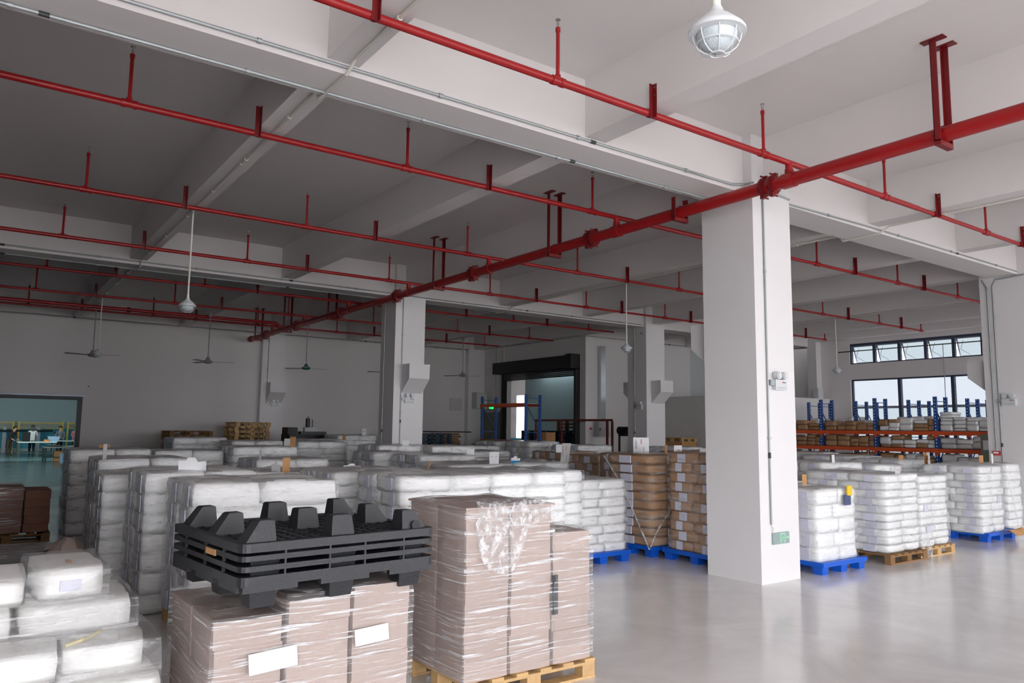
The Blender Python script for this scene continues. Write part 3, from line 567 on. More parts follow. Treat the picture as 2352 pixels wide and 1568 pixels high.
t = empty('wall_camera', (-26.15, 2.95, 3.0), 'tiny white round camera above the workroom doorway', 'camera')
MB().cyl((-26.2, 2.85, 2.98), (-26.12, 2.85, 2.98), 0.04, 12).build('dome', 'paper', t, True); MB().cyl((-26.12, 2.87, 2.98), (-26.11, 2.87, 2.98), 0.02, 10).build('lens', 'black_steel', t, True)

# ------------------------------------------------------------------ sack and bundle shapes (unit size, shared)
def soft_box(name, mt, seed, nx=7, ny=6, nz=4, sag=0.2, bulge=0.07, rough=0.03, fold=0.05):
    idx = {}; vs = []; fs = []
    def vid(i, j, k):
        if (i, j, k) not in idx:
            x, y, z = 2*i/nx-1, 2*j/ny-1, 2*k/nz-1
            e = max(abs(x), abs(y)); kz = abs(z)**2.4
            X = x*(1-bulge*kz); Y = y*(1-bulge*kz); rr = (abs(x)*abs(y))**5
            X *= 1-0.05*rr; Y *= 1-0.05*rr
            Z = z*(1-sag*e**4-0.25*sag*(abs(x)*abs(y))**2)
            if z > 0: Z += 0.10*sag*4*(1-x*x)*(1-y*y)*0.5
            q = Vector((x*1.7+seed*3.1, y*1.7, z*0.9+seed))
            d_ = noise.noise_vector(q)*rough*2+noise.noise_vector(q*3.1)*rough
            if abs(abs(y)-1) < 1e-6: d_ += Vector((0, math.copysign(fold, y)*abs(noise.noise(q*2.3)), 0))
            idx[(i, j, k)] = len(vs); vs.append(((X+d_.x)*0.5, (Y+d_.y)*0.5, (Z+d_.z*0.8)*0.5))
        return idx[(i, j, k)]
    for k in (0, nz):
        for i in range(nx):
            for j in range(ny): q = (vid(i, j, k), vid(i+1, j, k), vid(i+1, j+1, k), vid(i, j+1, k)); fs.append(q if k else q[::-1])
    for j in (0, ny):
        for i in range(nx):
            for k in range(nz): q = (vid(i, j, k), vid(i+1, j, k), vid(i+1, j, k+1), vid(i, j, k+1)); fs.append(q if not j else q[::-1])
    for i in (0, nx):
        for j in range(ny):
            for k in range(nz): q = (vid(i, j, k), vid(i, j+1, k), vid(i, j+1, k+1), vid(i, j, k+1)); fs.append(q if i else q[::-1])
    me = bpy.data.meshes.new(name); me.from_pydata(vs, [], fs); me.update(); me.materials.append(MATS[mt])
    for p in me.polygons: p.use_smooth = True
    return me
WHITE = [soft_box('white_sack', 'white_sack', i, sag=0.10, rough=0.035, fold=0.045, bulge=0.035) for i in range(7)]
REAM = [soft_box('white_bundle', 'ream_white', 20+i, sag=0.05, rough=0.03, fold=0.03, bulge=0.02) for i in range(4)]
BROWN = [soft_box('brown_sack', 'brown_sack', 40+i, sag=0.05, rough=0.028, fold=0.04, bulge=0.02) for i in range(6)]
BUND = [soft_box('carton_bundle', 'carton_edge', 60+i, 4, 4, 3, sag=0.0, bulge=0.0, rough=0.005, fold=0.002) for i in range(6)]
BUNDB = [soft_box('carton_bundle', 'carton_brown', 80+i, 4, 4, 3, sag=0.02, bulge=0.004, rough=0.012, fold=0.004) for i in range(3)]
for me in BUND+BUNDB:
    for p in me.polygons: p.use_smooth = False
LBL_Y = MB().bx(-0.13, 0.13, -0.53, -0.515, -0.36, 0.34).mesh('label', 'lilac_print')
LBL_X = MB().bx(0.515, 0.53, -0.16, 0.16, -0.36, 0.34).mesh('label', 'lilac_print')
TAG_Y = MB().bx(-0.13, 0.13, -0.55, -0.53, -0.34, 0.34).mesh('label', 'label_white')
TAG_X = MB().bx(0.53, 0.55, -0.13, 0.13, -0.34, 0.34).mesh('label', 'label_white')

def film_shell(parent, x0, x1, y0, y1, z0, z1, seed, mt='film', off=0.025, step=0.1, droop=0.02):
    """clear stretch film drawn round a load, closed over its top"""
    nu = max(4, int((x1-x0)/step)); nv = max(4, int((y1-y0)/step)); nz = max(4, int((z1-z0)/0.09))
    per = [(x0+(x1-x0)*i/nu, y0) for i in range(nu)]+[(x1, y0+(y1-y0)*i/nv) for i in range(nv)]+[(x1-(x1-x0)*i/nu, y1) for i in range(nu)]+[(x0, y1-(y1-y0)*i/nv) for i in range(nv)]
    cx, cy_ = (x0+x1)/2, (y0+y1)/2; n = len(per); M = MB(); vs = []
    for k in range(nz+1):
        z = z0+(z1-z0)*k/nz
        for i, (x, y) in enumerate(per):
            g = Vector((x-cx, y-cy_, 0)); q = Vector((x*3+seed, y*3, z*7)); s_ = noise.noise(q)
            o_ = off+0.022*s_+(0.0 if k < nz else -0.02)
            nx_ = (1 if abs(x-x1) < 1e-6 else -1 if abs(x-x0) < 1e-6 else 0); ny_ = (1 if abs(y-y1) < 1e-6 else -1 if abs(y-y0) < 1e-6 else 0)
            l_ = math.hypot(nx_, ny_) or 1; c_ = 0.55 if l_ > 1.1 else 1
            vs.append((x+nx_/l_*o_*c_, y+ny_/l_*o_*c_, z+0.012*noise.noise(q*0.7)))
    fs = [(k*n+i, k*n+(i+1) % n, (k+1)*n+(i+1) % n, (k+1)*n+i) for k in range(nz) for i in range(n)]
    # top cap
    base = len(vs); grid = {}
    for a in range(nu+1):
        for b in range(nv+1):
            x = x0+(x1-x0)*a/nu; y = y0+(y1-y0)*b/nv
            if a in (0, nu) or b in (0, nv):
                if b == 0 and a < nu: i = a
                elif a == nu and b < nv: i = nu+b
                elif b == nv and a > 0: i = nu+nv+(nu-a)
                else: i = 2*nu+nv+(nv-b)
                grid[a, b] = nz*n+i % n
            else:
                grid[a, b] = len(vs); q = Vector((x*4+seed, y*4, 3.3)); vs.append((x, y, z1+0.022+0.03*noise.noise(q)-droop*0.2))
    for a in range(nu):
        for b in range(nv): fs.append((grid[a, b], grid[a+1, b], grid[a+1, b+1], grid[a, b+1]))
    M.add(vs, fs); o = M.build('stretch_wrap', mt, parent, True); return o

SPOTS = {}
ON_PALLET = ('directly behind the black', 'on a blue pallet', 'pillar partly', 'partly hidden by the exit-sign', 'old wooden pallet', 'light wooden pallet')
SIDE_SEEN = ('sagging white sack stack with rounded bags, third along the floor aisle', 'white sack stack fourth along the aisle under a torn white card', 'glossy film-wrapped sack stack at the aisle beside the workroom doorway')
def load(label, x1, y0, y1, zt, depth, z0=0.15, t=0.145, kind='white', film='film', lean=0.0, nx=2, ny=2, lab=True, name=None, top_jit=0.0, rz=0.0):
    """wrapped stack of sacks: x1 is its bright face, it reaches back by depth"""
    rnd = random.Random(hash(label) % 9973 if False else sum(ord(c)*(i+3) for i, c in enumerate(label)))
    if not any(k in label for k in ON_PALLET): z0 = 0.02
    x0 = x1-depth; nm = {'white': 'sack_stack', 'brown': 'brown_sack_stack'}[kind]
    root = empty(name or nm, ((x0+x1)/2, (y0+y1)/2, z0), label, 'sack stack', 'wrapped sack stacks' if kind == 'white' else 'wrapped brown paper stacks', rz)
    n = max(3, round((zt-z0)/t)); th = (zt-z0)/n; MS = WHITE if kind == 'white' else BROWN
    vis = 99 if x1 > -8.9 or label in SIDE_SEEN else 4; low = []
    for k in range(n):
        fx = 0.5+(0.06 if k % 2 else -0.06)+rnd.uniform(-0.02, 0.02)
        for a in range(nx):
            for b in range(ny):
                if nx == 2: xa, xb = ((0, fx), (fx, 1))[a]
                else: xa, xb = a/nx, (a+1)/nx
                fy = 0.5+(-0.05 if k % 2 else 0.05)+rnd.uniform(-0.02, 0.02)
                if ny == 2: ya, yb = ((0, fy), (fy, 1))[b]
                else: ya, yb = b/ny, (b+1)/ny
                sx = (xb-xa)*depth; sy = (yb-ya)*(y1-y0)
                px = x0+(xa+xb)/2*depth+rnd.uniform(-0.012, 0.012)+lean*(k/n); py = y0+(ya+yb)/2*(y1-y0)+rnd.uniform(-0.012, 0.012)
                org = ORG[root.name]
                if k < n-vis:
                    low.append((rnd.choice(MS), px-org[0], py-org[1], k*th+th/2, sx, sy, th*1.26)); continue
                tz = rnd.uniform(-top_jit, top_jit) if k == n-1 else 0
                flip = rnd.choice((0, math.pi))
                o = put('sack', rnd.choice(MS), root, (px-org[0], py-org[1], k*th+th/2+tz), flip+rnd.uniform(-0.02, 0.02), (sx*1.0, sy*1.0, th*1.26), rnd.uniform(-0.02, 0.02), rnd.uniform(-0.02, 0.02))
                if lab:
                    if kind == 'white':
                        if b == 0 and k >= 0: put('label', LBL_Y, o, (0.12 if flip == 0 else -0.12, 0, 0), math.pi if flip else 0)
                        if a == nx-1 and rnd.random() < 0.03: put('label', LBL_X, o, (0, 0, 0), math.pi if flip else 0)
                    else:
                        if b == 0: put('label', TAG_Y, o, (0.0, 0, 0), math.pi if flip else 0)
                        if a == nx-1 and rnd.random() < 0.4: put('label', TAG_X, o, (0, 0, 0), math.pi if flip else 0)
    if low:      # hidden lower layers, joined
        vs = []; fs = []
        for me, px, py, pz, sx, sy, sz in low:
            b0 = len(vs); vs += [(v.co.x*sx+px, v.co.y*sy+py, v.co.z*sz+pz) for v in me.vertices]; fs += [tuple(i+b0 for i in p.vertices) for p in me.polygons]
        me = bpy.data.meshes.new('lower_sacks'); me.from_pydata(vs, [], fs); me.update(); me.materials.append(MS[0].materials[0])
        for p in me.polygons: p.use_smooth = True
        put('lower_sacks', me, root, (0, 0, 0))['kind'] = 'stuff'
    if film: film_shell(root, x0, x1, y0, y1, z0+0.02, zt+0.01, sum(map(ord, label)) % 97, film)
    SPOTS[label] = (x0, x1, y0, y1, zt)
    return root

# ------------------------------------------------------------------ pallets
def wood_pallet(loc, sx, sy, label, mt='pallet_wood', h=0.14, rz=0.0, group='wooden pallets'):
    t = local(empty('wooden_pallet', loc, label, 'pallet', group, rz))
    n = 6; bw = 0.1
    top = MB().bx(-sx/2, sx/2, -bw/2, bw/2, h-0.022, h).mesh('deck_board', mt)
    for i in range(n): put('deck_board', top, t, (0, -sy/2+bw/2+(sy-bw)*i/(n-1), 0))
    st = MB().bx(-0.045, 0.045, -sy/2, sy/2, h-0.042, h-0.022).mesh('stringer', mt)
    bt = MB().bx(-0.05, 0.05, -sy/2, sy/2, 0, 0.018).mesh('bottom_board', mt)
    blk = MB().bx(-0.045, 0.045, -0.06, 0.06, 0.018, h-0.042).mesh('block', mt)
    for x in (-sx/2+0.05, 0, sx/2-0.05):
        put('stringer', st, t, (x, 0, 0)); put('bottom_board', bt, t, (x, 0, 0))
        for y in (-sy/2+0.06, 0, sy/2-0.06): put('block', blk, t, (x, y, 0))
    return t
def blue_pallet(loc, sx, sy, label, rz=0.0):
    t = local(empty('plastic_pallet', loc, label, 'pallet', 'blue plastic pallets', rz))
    d_ = MB().bx(-sx/2, sx/2, -sy/2, sy/2, 0.105, 0.15)
    put('deck', d_.mesh('deck', 'blue_plastic'), t, (0, 0, 0))
    rim = MB()
    for a in (-1, 1): rim.bx(-sx/2, sx/2, a*sy/2-0.012, a*sy/2+0.012, 0.1, 0.158).bx(a*sx/2-0.012, a*sx/2+0.012, -sy/2, sy/2, 0.1, 0.158)
    put('rim', rim.mesh('rim', 'blue_plastic'), t, (0, 0, 0))
    ft = MB().frus(-0.065, 0.065, -0.065, 0.065, 0, -0.075, 0.075, -0.075, 0.075, 0.105).mesh('foot', 'blue_plastic')
    for x in (-sx/2+0.09, 0, sx/2-0.09):
        for y in (-sy/2+0.09, 0, sy/2-0.09): put('foot', ft, t, (x, y, 0))
    return t

# ------------------------------------------------------------------ wrapped loads of the hall
# first row behind the cartons
load('wrapped white sack stack directly behind the black plastic pallets', -6.95, 1.62, 2.92, 1.33, 1.1, 0.15, t=0.185)
wood_pallet((-7.5, 2.27, 0), 1.1, 1.25, 'wooden pallet under the sacks behind the black pallets')
load('wrapped white sack stack behind and left of the black pallets, end on', -8.25, 1.47, 2.55, 1.36, 1.15, 0.15, lean=0.03, t=0.185)
load('sagging white sack stack with rounded bags, third along the floor aisle', -9.75, 1.3, 2.45, 1.26, 1.15, 0.15, t=0.18)
load('white sack stack fourth along the aisle under a torn white card', -12.25, 1.55, 2.78, 1.34, 1.15, 0.15, t=0.185)
load('glossy film-wrapped sack stack at the aisle beside the workroom doorway', -14.6, 1.42, 2.65, 1.40, 1.2, 0.15, t=0.185)
load('flat-topped white sack stack next to the aisle stack by the doorway', -15.0, 2.8, 4.0, 1.36, 1.15, 0.15, lab=False, t=0.185)
load('long white sack stack with handwriting, behind the pinkish carton stack', -7.08, 3.66, 4.8, 1.33, 1.1, 0.15)
load('white sack stack adjoining the long one, towards the blue pallets', -7.15, 4.84, 5.92, 1.33, 1.1, 0.15)
load('grey-looking wrapped sack stack seen on its shaded side behind the long stack', -8.4, 3.5, 4.6, 1.31, 1.15, 0.15)
load('narrow white sack stack squeezed beside the low blue-pallet stack', -7.85, 5.98, 6.8, 1.30, 1.05, 0.15, nx=2, ny=1)
load('low white sack stack with nine even layers on a blue pallet', -8.1, 6.9, 7.84, 1.14, 1.1, 0.15, t=0.125)
blue_pallet((-8.62, 7.34, 0), 1.2, 1.0, 'blue plastic pallet under the low nine-layer sack stack')
load('white sack stack carrying a tan card, in the middle of the floor', -9.65, 2.85, 4.0, 1.25, 1.1, 0.15, lab=False)
load('white sack stack with a notched white card on top', -9.7, 4.1, 5.3, 1.24, 1.1, 0.15, lab=False)
load('flat white sack stack behind the long handwritten one', -8.4, 4.75, 5.9, 1.27, 1.1, 0.15, lab=False, name='sack_stack')
load('white sack stack with a plain white card near the blue folder', -10.2, 6.1, 7.3, 1.27, 1.15, 0.15, lab=False)
load('white sack stack with a blue folder on its top', -10.3, 7.45, 8.6, 1.27, 1.15, 0.15, lab=False)
load('white sack stack beside the pair of upright grey cards', -12.05, 3.72, 4.9, 1.31, 1.15, 0.15)
load('wrapped sack stack rising above its neighbours left of the corbel pillar', -14.6, 4.06, 5.3, 1.44, 1.15, 0.15)
load('white sack stack with lilac stamps facing the corbel pillar', -12.2, 6.7, 7.9, 1.34, 1.15, 0.15)
load('shaded wrapped stack behind the lilac-stamped one', -13.5, 6.4, 7.5, 1.35, 1.1, 0.15)
load('shaded sack stack at the foot of the corbel pillar', -14.75, 7.1, 8.1, 1.46, 1.1, 0.15)
load('sack stack right beside the corbel pillar in front of dark boards', -14.6, 8.3, 9.4, 1.44, 1.1, 0.15, lab=False)
load('dim sack stack behind the corbel pillar line with a tan card', -17.4, 6.3, 7.5, 1.48, 1.1, 0.15)
load('pair-topped white stack in front of the low wooden pallet pile', -19.7, 4.05, 5.3, 1.53, 1.2, 0.15)
load('white stack in front of the tall wooden pallet pile', -18.1, 5.0, 6.2, 1.48, 1.1, 0.15, lab=False)
load('white stack in front of the black strapping machine', -19.2, 7.2, 8.3, 1.50, 1.1, 0.15, lab=False)
load('last white stack with an upright white card near the end wall', -20.8, 8.7, 9.9, 1.60, 1.1, 0.15, lab=False)
load('low white stack between corbel pillar and blue rack', -15.2, 9.6, 10.8, 1.30, 1.1, 0.15, lab=False)
load('wide white stack in front of the empty blue rack', -17.2, 12.9, 14.0, 1.48, 1.2, 0.15)
load('white stack behind the blue rack front post', -18.7, 12.8, 13.85, 1.46, 1.2, 0.15)
load('white stack beside the maroon railing', -15.2, 13.0, 14.2, 1.43, 1.15, 0.15)
load('small low stack left of the blue rack post', -18.2, 11.6, 12.6, 1.35, 1.0, 0.15)
load('white stack hiding the foot of the two-corbel pillar', -13.6, 14.9, 16.0, 1.42, 1.1, 0.15)
load('white stack in front of the carton pile by the partition', -11.6, 14.2, 15.4, 1.36, 1.1, 0.15)
load('white stack towards the partition carrying loose cartons', -10.2, 13.4, 14.5, 1.32, 1.1, 0.15, lab=False)
# brown paper stacks
load('tall brown paper-packet stack on a blue pallet, corner towards the camera', -8.06, 8.3, 9.25, 1.47, 0.95, 0.15, t=0.135, kind='brown', nx=1, ny=1)
blue_pallet((-8.53, 8.78, 0), 1.0, 1.0, 'blue plastic pallet under the corner-on brown stack')
load('tall brown paper-packet stack partly hidden by the exit-sign pillar', -6.85, 8.45, 9.4, 1.53, 1.0, 0.15, t=0.14, kind='brown')
blue_pallet((-7.35, 8.92, 0), 1.15, 1.05, 'blue plastic pallet under the brown stack beside the pillar')
load('brown packet stack behind the corner-on one with a big white card', -9.3, 9.3, 10.3, 1.43, 1.0, 0.15, kind='brown')
load('low brown packet stack with glossy film behind the white rows', -13.1, 10.7, 11.8, 1.34, 1.1, 0.15, kind='brown')
load('brown packet stack behind the grey leaning card', -11.1, 10.0, 11.1, 1.34, 1.1, 0.15, kind='brown')
load('brown packet stack behind the two tall brown ones', -8.1, 9.55, 10.6, 1.5, 1.0, 0.15, kind='brown')
# stacks right of the exit-sign pillar
load('short fat white sack stack with a yellow tag on a blue pallet', -5.95, 9.22, 10.16, 1.08, 0.95, 0.15, t=0.19)
blue_pallet((-6.42, 9.72, 0), 1.1, 1.05, 'blue plastic pallet under the yellow-tagged stack')
load('white sack stack of eleven thin layers on an old wooden pallet', -5.85, 10.78, 11.72, 1.25, 1.3, 0.15, t=0.105, lean=0.0)
wood_pallet((-6.5, 11.28, 0), 1.4, 1.05, 'old wooden pallet under the eleven-layer sack stack', 'old_wood')
load('white sack stack on the light wooden pallet beside the eleven-layer one', -5.9, 11.82, 12.72, 1.20, 1.1, 0.15, t=0.105)
wood_pallet((-6.45, 12.33, 0), 1.15, 1.0, 'light wooden pallet with blocks facing the open floor')
load('white stack of wide sacks on a blue pallet with a torn cardboard corner', -6.12, 14.4, 15.28, 1.29, 1.0, 0.15, t=0.125)
blue_pallet((-6.7, 15.05, 0), 1.25, 1.15, 'blue plastic pallet under the wide-sack stack near the racks pillar')
load('white sack stack cut by the right edge of the view', -6.2, 15.66, 16.28, 1.30, 1.0, 0.15, ny=1)
load('white stack behind the yellow-tagged one with boxes on top', -7.0, 9.55, 10.55, 1.10, 1.0, 0.15)
load('rounded mound-like sack stack behind the eleven-layer one', -7.4, 11.7, 12.9, 1.33, 1.1, 0.15, t=0.17)
load('white stack between the mound and the wide-sack stack', -7.4, 13.3, 14.3, 1.27, 1.1, 0.15)
load('white stack close to the orange rack beams, behind the mound', -9.2, 15.6, 16.9, 1.33, 1.2, 0.15, t=0.17)
load('white stack before the rack with a small folded card', -10.4, 16.0, 17.2, 1.36, 1.2, 0.15, t=0.17)
load('white stack before the middle rack post', -8.0, 15.4, 16.6, 1.30, 1.1, 0.15, t=0.17)
# loose wrapped bundles on top of the stack right of the pillar
for i, (p, s_) in enumerate((((-7.25, 9.85, 1.165), (0.5, 0.42, 0.13)), ((-7.5, 9.9, 1.28), (0.42, 0.36, 0.11)))):
    o = put('white_bundle', REAM[i], None, p, 0.1*i, s_); tag(o, ('wide white wrapped bundle lying beside the pillar', 'smaller white bundle lying on the wide one beside the pillar')[i], 'bundle')

# ------------------------------------------------------------------ carton stacks in front
def carton_load(label, x1, y0, y1, tops, depth, z0, MS, rows=2, film='film_tight', nm='carton_stack', dipfirst=0.0):
    rnd = random.Random(len(label)); x0 = x1-depth
    root = empty(nm, ((x0+x1)/2, (y0+y1)/2, z0), label, 'carton stack'); org = ORG[root.name]; cw = (y1-y0)/len(tops)
    for c, zt in enumerate(tops):
        for a in range(rows):
            n = max(3, round((zt-z0)/0.125)); th = (zt-z0)/n
            for k in range(n):
                dx = depth/rows
                o = put('carton_bundle', rnd.choice(MS), root, (x0+dx*(a+0.5)+rnd.uniform(-0.008, 0.008)-org[0], y0+cw*(c+0.5)+rnd.uniform(-0.006, 0.006)-org[1], k*th+th/2), rnd.uniform(-0.008, 0.008), (dx*1.0, cw*0.975, th))
    return root
F1 = carton_load('film-wrapped stack of flat pinkish cartons carrying the black pallets', -4.2, 1.11, 2.27, [0.82, 0.89, 0.93], 1.0, 0.14, BUND)
film_shell(F1, -5.2, -4.2, 1.11, 1.5, 0.16, 0.84, 5, 'film_tight'); film_shell(F1, -5.2, -4.2, 1.5, 2.27, 0.16, 0.935, 9, 'film_tight')
wood_pallet((-4.7, 1.69, 0), 1.0, 1.16, 'wooden pallet under the cartons carrying the black pallets')
for (y, z, w_, h_, a, lb) in ((1.42, 0.61, 0.26, 0.105, 0.02, 0), (1.99, 0.66, 0.21, 0.09, 0.02, 1)):
    o = MB().box((0, 0, 0), (0.006, w_, h_)).mesh('paper_slip', 'paper'); o = put('paper_slip', o, None, (-4.155, y, z), 0, rx=0.06, ry=-0.1)
    tag(o, ('larger white paper slip tucked under the carton film', 'smaller white paper slip on the upper carton film')[lb], 'paper slip')
F2 = carton_load('tall pinkish carton stack with torn film hanging over its top edge', -4.5, 2.83, 3.98, [1.29, 1.29, 1.08], 0.82, 0.14, BUND)
film_shell(F2, -5.32, -4.5, 2.83, 3.6, 0.16, 1.305, 3, 'film_tight'); film_shell(F2, -5.32, -4.5, 3.6, 3.98, 0.16, 1.09, 4, 'film_tight')
MB().bx(-5.33, -4.485, 2.825, 3.61, 1.29, 1.304).build('top_sheet', 'carton_edge', F2)
MB().bx(-4.5, -4.485, 3.59, 3.64, 0.5, 0.78).build('gap_shade_strip', 'steel_dark', F2)  # solid dark strip standing in for shade between two carton columns
wood_pallet((-4.9, 3.42, 0), 0.85, 1.15, 'wooden pallet with light blocks under the tall carton stack')
fl = MB(); vs = []; n1, n2 = 26, 22     # torn film hanging over the edge
for i in range(n1+1):
    for j in range(n2+1):
        u = i/n1; v = j/n2; y = 2.9+u*0.66; lng = 0.5*(0.35+0.65*math.sin(min(1, u*1.6)*math.pi)**0.5 if u < 0.62 else 0.42-0.5*(u-0.62)); s_ = v*(0.12+lng)
        q = Vector((u*7, v*6, 1.7)); d_ = noise.noise(q)*0.02+noise.noise(q*2.7)*0.012
        if s_ < 0.12: vs.append((-4.5-0.12+s_+0.03, y, 1.345+d_*0.5))
        else: vs.append((-4.455+d_+0.01, y+0.05*noise.noise(q*0.6), 1.345-(s_-0.12)))
fl.add(vs, [(i*(n2+1)+j, (i+1)*(n2+1)+j, (i+1)*(n2+1)+j+1, i*(n2+1)+j+1) for i in range(n1) for j in range(n2)]).build('torn_film', 'film_crumple', F2, True)
# brown cartons out in the aisle
F3 = carton_load('brown carton stack on a wooden pallet out in the aisle', -14.15, 0.05, 1.16, [0.9, 0.86, 0.80], 0.9, 0.16, BUNDB)
film_shell(F3, -15.05, -14.15, 0.05, 0.78, 0.17, 0.88, 31, 'film_tight')
wood_pallet((-14.6, 0.6, 0), 0.95, 1.15, 'wooden pallet under the brown aisle cartons', 'old_wood', 0.15)
# silvery wrapped low pile with a brown paper sheet
t = empty('wrapped_low_pile', (-10.6, 0.2, 0), 'low pile of boards wrapped in shiny film beside the aisle sacks', 'wrapped pile')
for k in range(6): MB().bx(-11.3+0.03*(k % 2), -9.7-0.02*(k % 3), -0.75, 0.95+0.02*(k % 2), 0.02+k*0.058, 0.02+k*0.058+0.054).build('board', 'sheen_streak_film', t)  # boards wear the painted film reflections
film_shell(t, -11.3, -9.68, -0.75, 0.97, 0.04, 0.375, 77, 'film_tight')
g = MB(); vs = []
for i in range(11):
    for j in range(11):
        u, v = i/10, j/10; vs.append((-10.2+u*0.55, 0.82+v*0.35+0.08*noise.noise(Vector((u*3, v*3, 9))), 0.38+0.22*math.sin(u*math.pi)*math.sin(v*2.4+0.4)+0.05*noise.noise(Vector((u*5, v*5, 2)))))
g.add(vs, [(i*11+j, (i+1)*11+j, (i+1)*11+j+1, i*11+j+1) for i in range(10) for j in range(10)])
tag(g.build('kraft_sheet', 'carton_edge', None, True), 'crumpled brown paper sheet beside the shiny low pile', 'paper')

# ------------------------------------------------------------------ loose white bundles at the lower left
BL = [((-5.3, 0.53, 0.955), (0.6, 0.33, 0.165), 0.04, 'topmost white paper bundle with a lilac stamp, lower corner of the floor stacks'),
      ((-5.3, 0.12, 0.93), (0.6, 0.42, 0.14), -0.05, 'white bundle lying beside the topmost stamped one'),
      ((-5.25, 0.57, 0.775), (0.62, 0.55, 0.175), 0.02, 'long white bundle directly under the topmost stamped one'),
      ((-5.25, 0.0, 0.775), (0.62, 0.54, 0.17), -0.02, 'white bundle second from the top, at the picture edge'),
      ((-4.98, 0.70, 0.605), (0.56, 0.40, 0.15), -0.06, 'white bundle with a torn yellowish corner, in the third layer'),
      ((-4.95, 0.22, 0.61), (0.6, 0.5, 0.15), 0.0, 'grey-shaded white bundle in the third layer'),
      ((-4.82, 0.70, 0.45), (0.64, 0.46, 0.16), 0.06, 'lowest visible white bundle next to the carton film'),
      ((-4.85, 0.20, 0.455), (0.64, 0.5, 0.16), -0.03, 'lowest visible white bundle at the picture edge'),
      ((-4.95, 0.4, 0.30), (0.9, 0.95, 0.15), 0.0, 'white bundle near the floor beneath the others'), ((-4.95, 0.4, 0.185), (0.9, 0.95, 0.13), 0.0, 'bottom white bundle resting on the pallet')]
for i, (p, s_, a, lb) in enumerate(BL):
    o = put('white_bundle', REAM[i % 4], None, p, a, (s_[0], s_[1], s_[2]*1.12)); tag(o, lb, 'bundle', 'white bundles in the corner')
    if i == 0:
        put('stamp', MB().bx(0.51, 0.52, -0.18, 0.14, -0.2, 0.12).mesh('stamp', 'lilac_print'), o, (0, 0, 0))
        put('tape', MB().bx(0.1, 0.3, -0.04, 0.04, 0.53, 0.545).mesh('tape', 'cardboard'), o, (0, 0, 0))
wood_pallet((-4.95, 0.4, 0), 0.95, 1.0, 'wooden pallet under the loose white bundles')
t = empty('stretch_film', (-5.2, 0.4, 0.5), 'loose clear film drawn over the white bundles in the corner', 'film')
film_shell(t, -5.62, -4.98, 0.33, 0.72, 0.86, 1.05, 51, 'film'); film_shell(t, -5.6, -4.9, -0.3, 0.87, 0.69, 0.87, 53, 'film_tight'); film_shell(t, -5.3, -4.62, -0.1, 0.95, 0.36, 0.69, 55, 'film')
g = MB(); vs = []
for i in range(9):
    for j in range(9):
        u, v = i/8, j/8; q = Vector((u*4, v*4, 8)); vs.append((-4.98+0.34*u+0.02*noise.noise(q), 0.74-0.5*v*(1-0.3*u), 1.03-0.26*v-0.34*u+0.03*noise.noise(q*1.5)))
tag(g.add(vs, [(i*9+j, (i+1)*9+j, (i+1)*9+j+1, i*9+j+1) for i in range(8) for j in range(8)]).build('film_sheet', 'film', None, True), 'slack sheet of clear film falling from the topmost bundle', 'film')
tag(MB().tube([(-4.72, 0.5, 0.69), (-4.75, 0.58, 0.70), (-4.85, 0.68, 0.71)], 0.011, 5).build('tape_scrap', 'tape_yellow', None, True), 'yellowish tape scrap on the torn white bundle', 'tape')

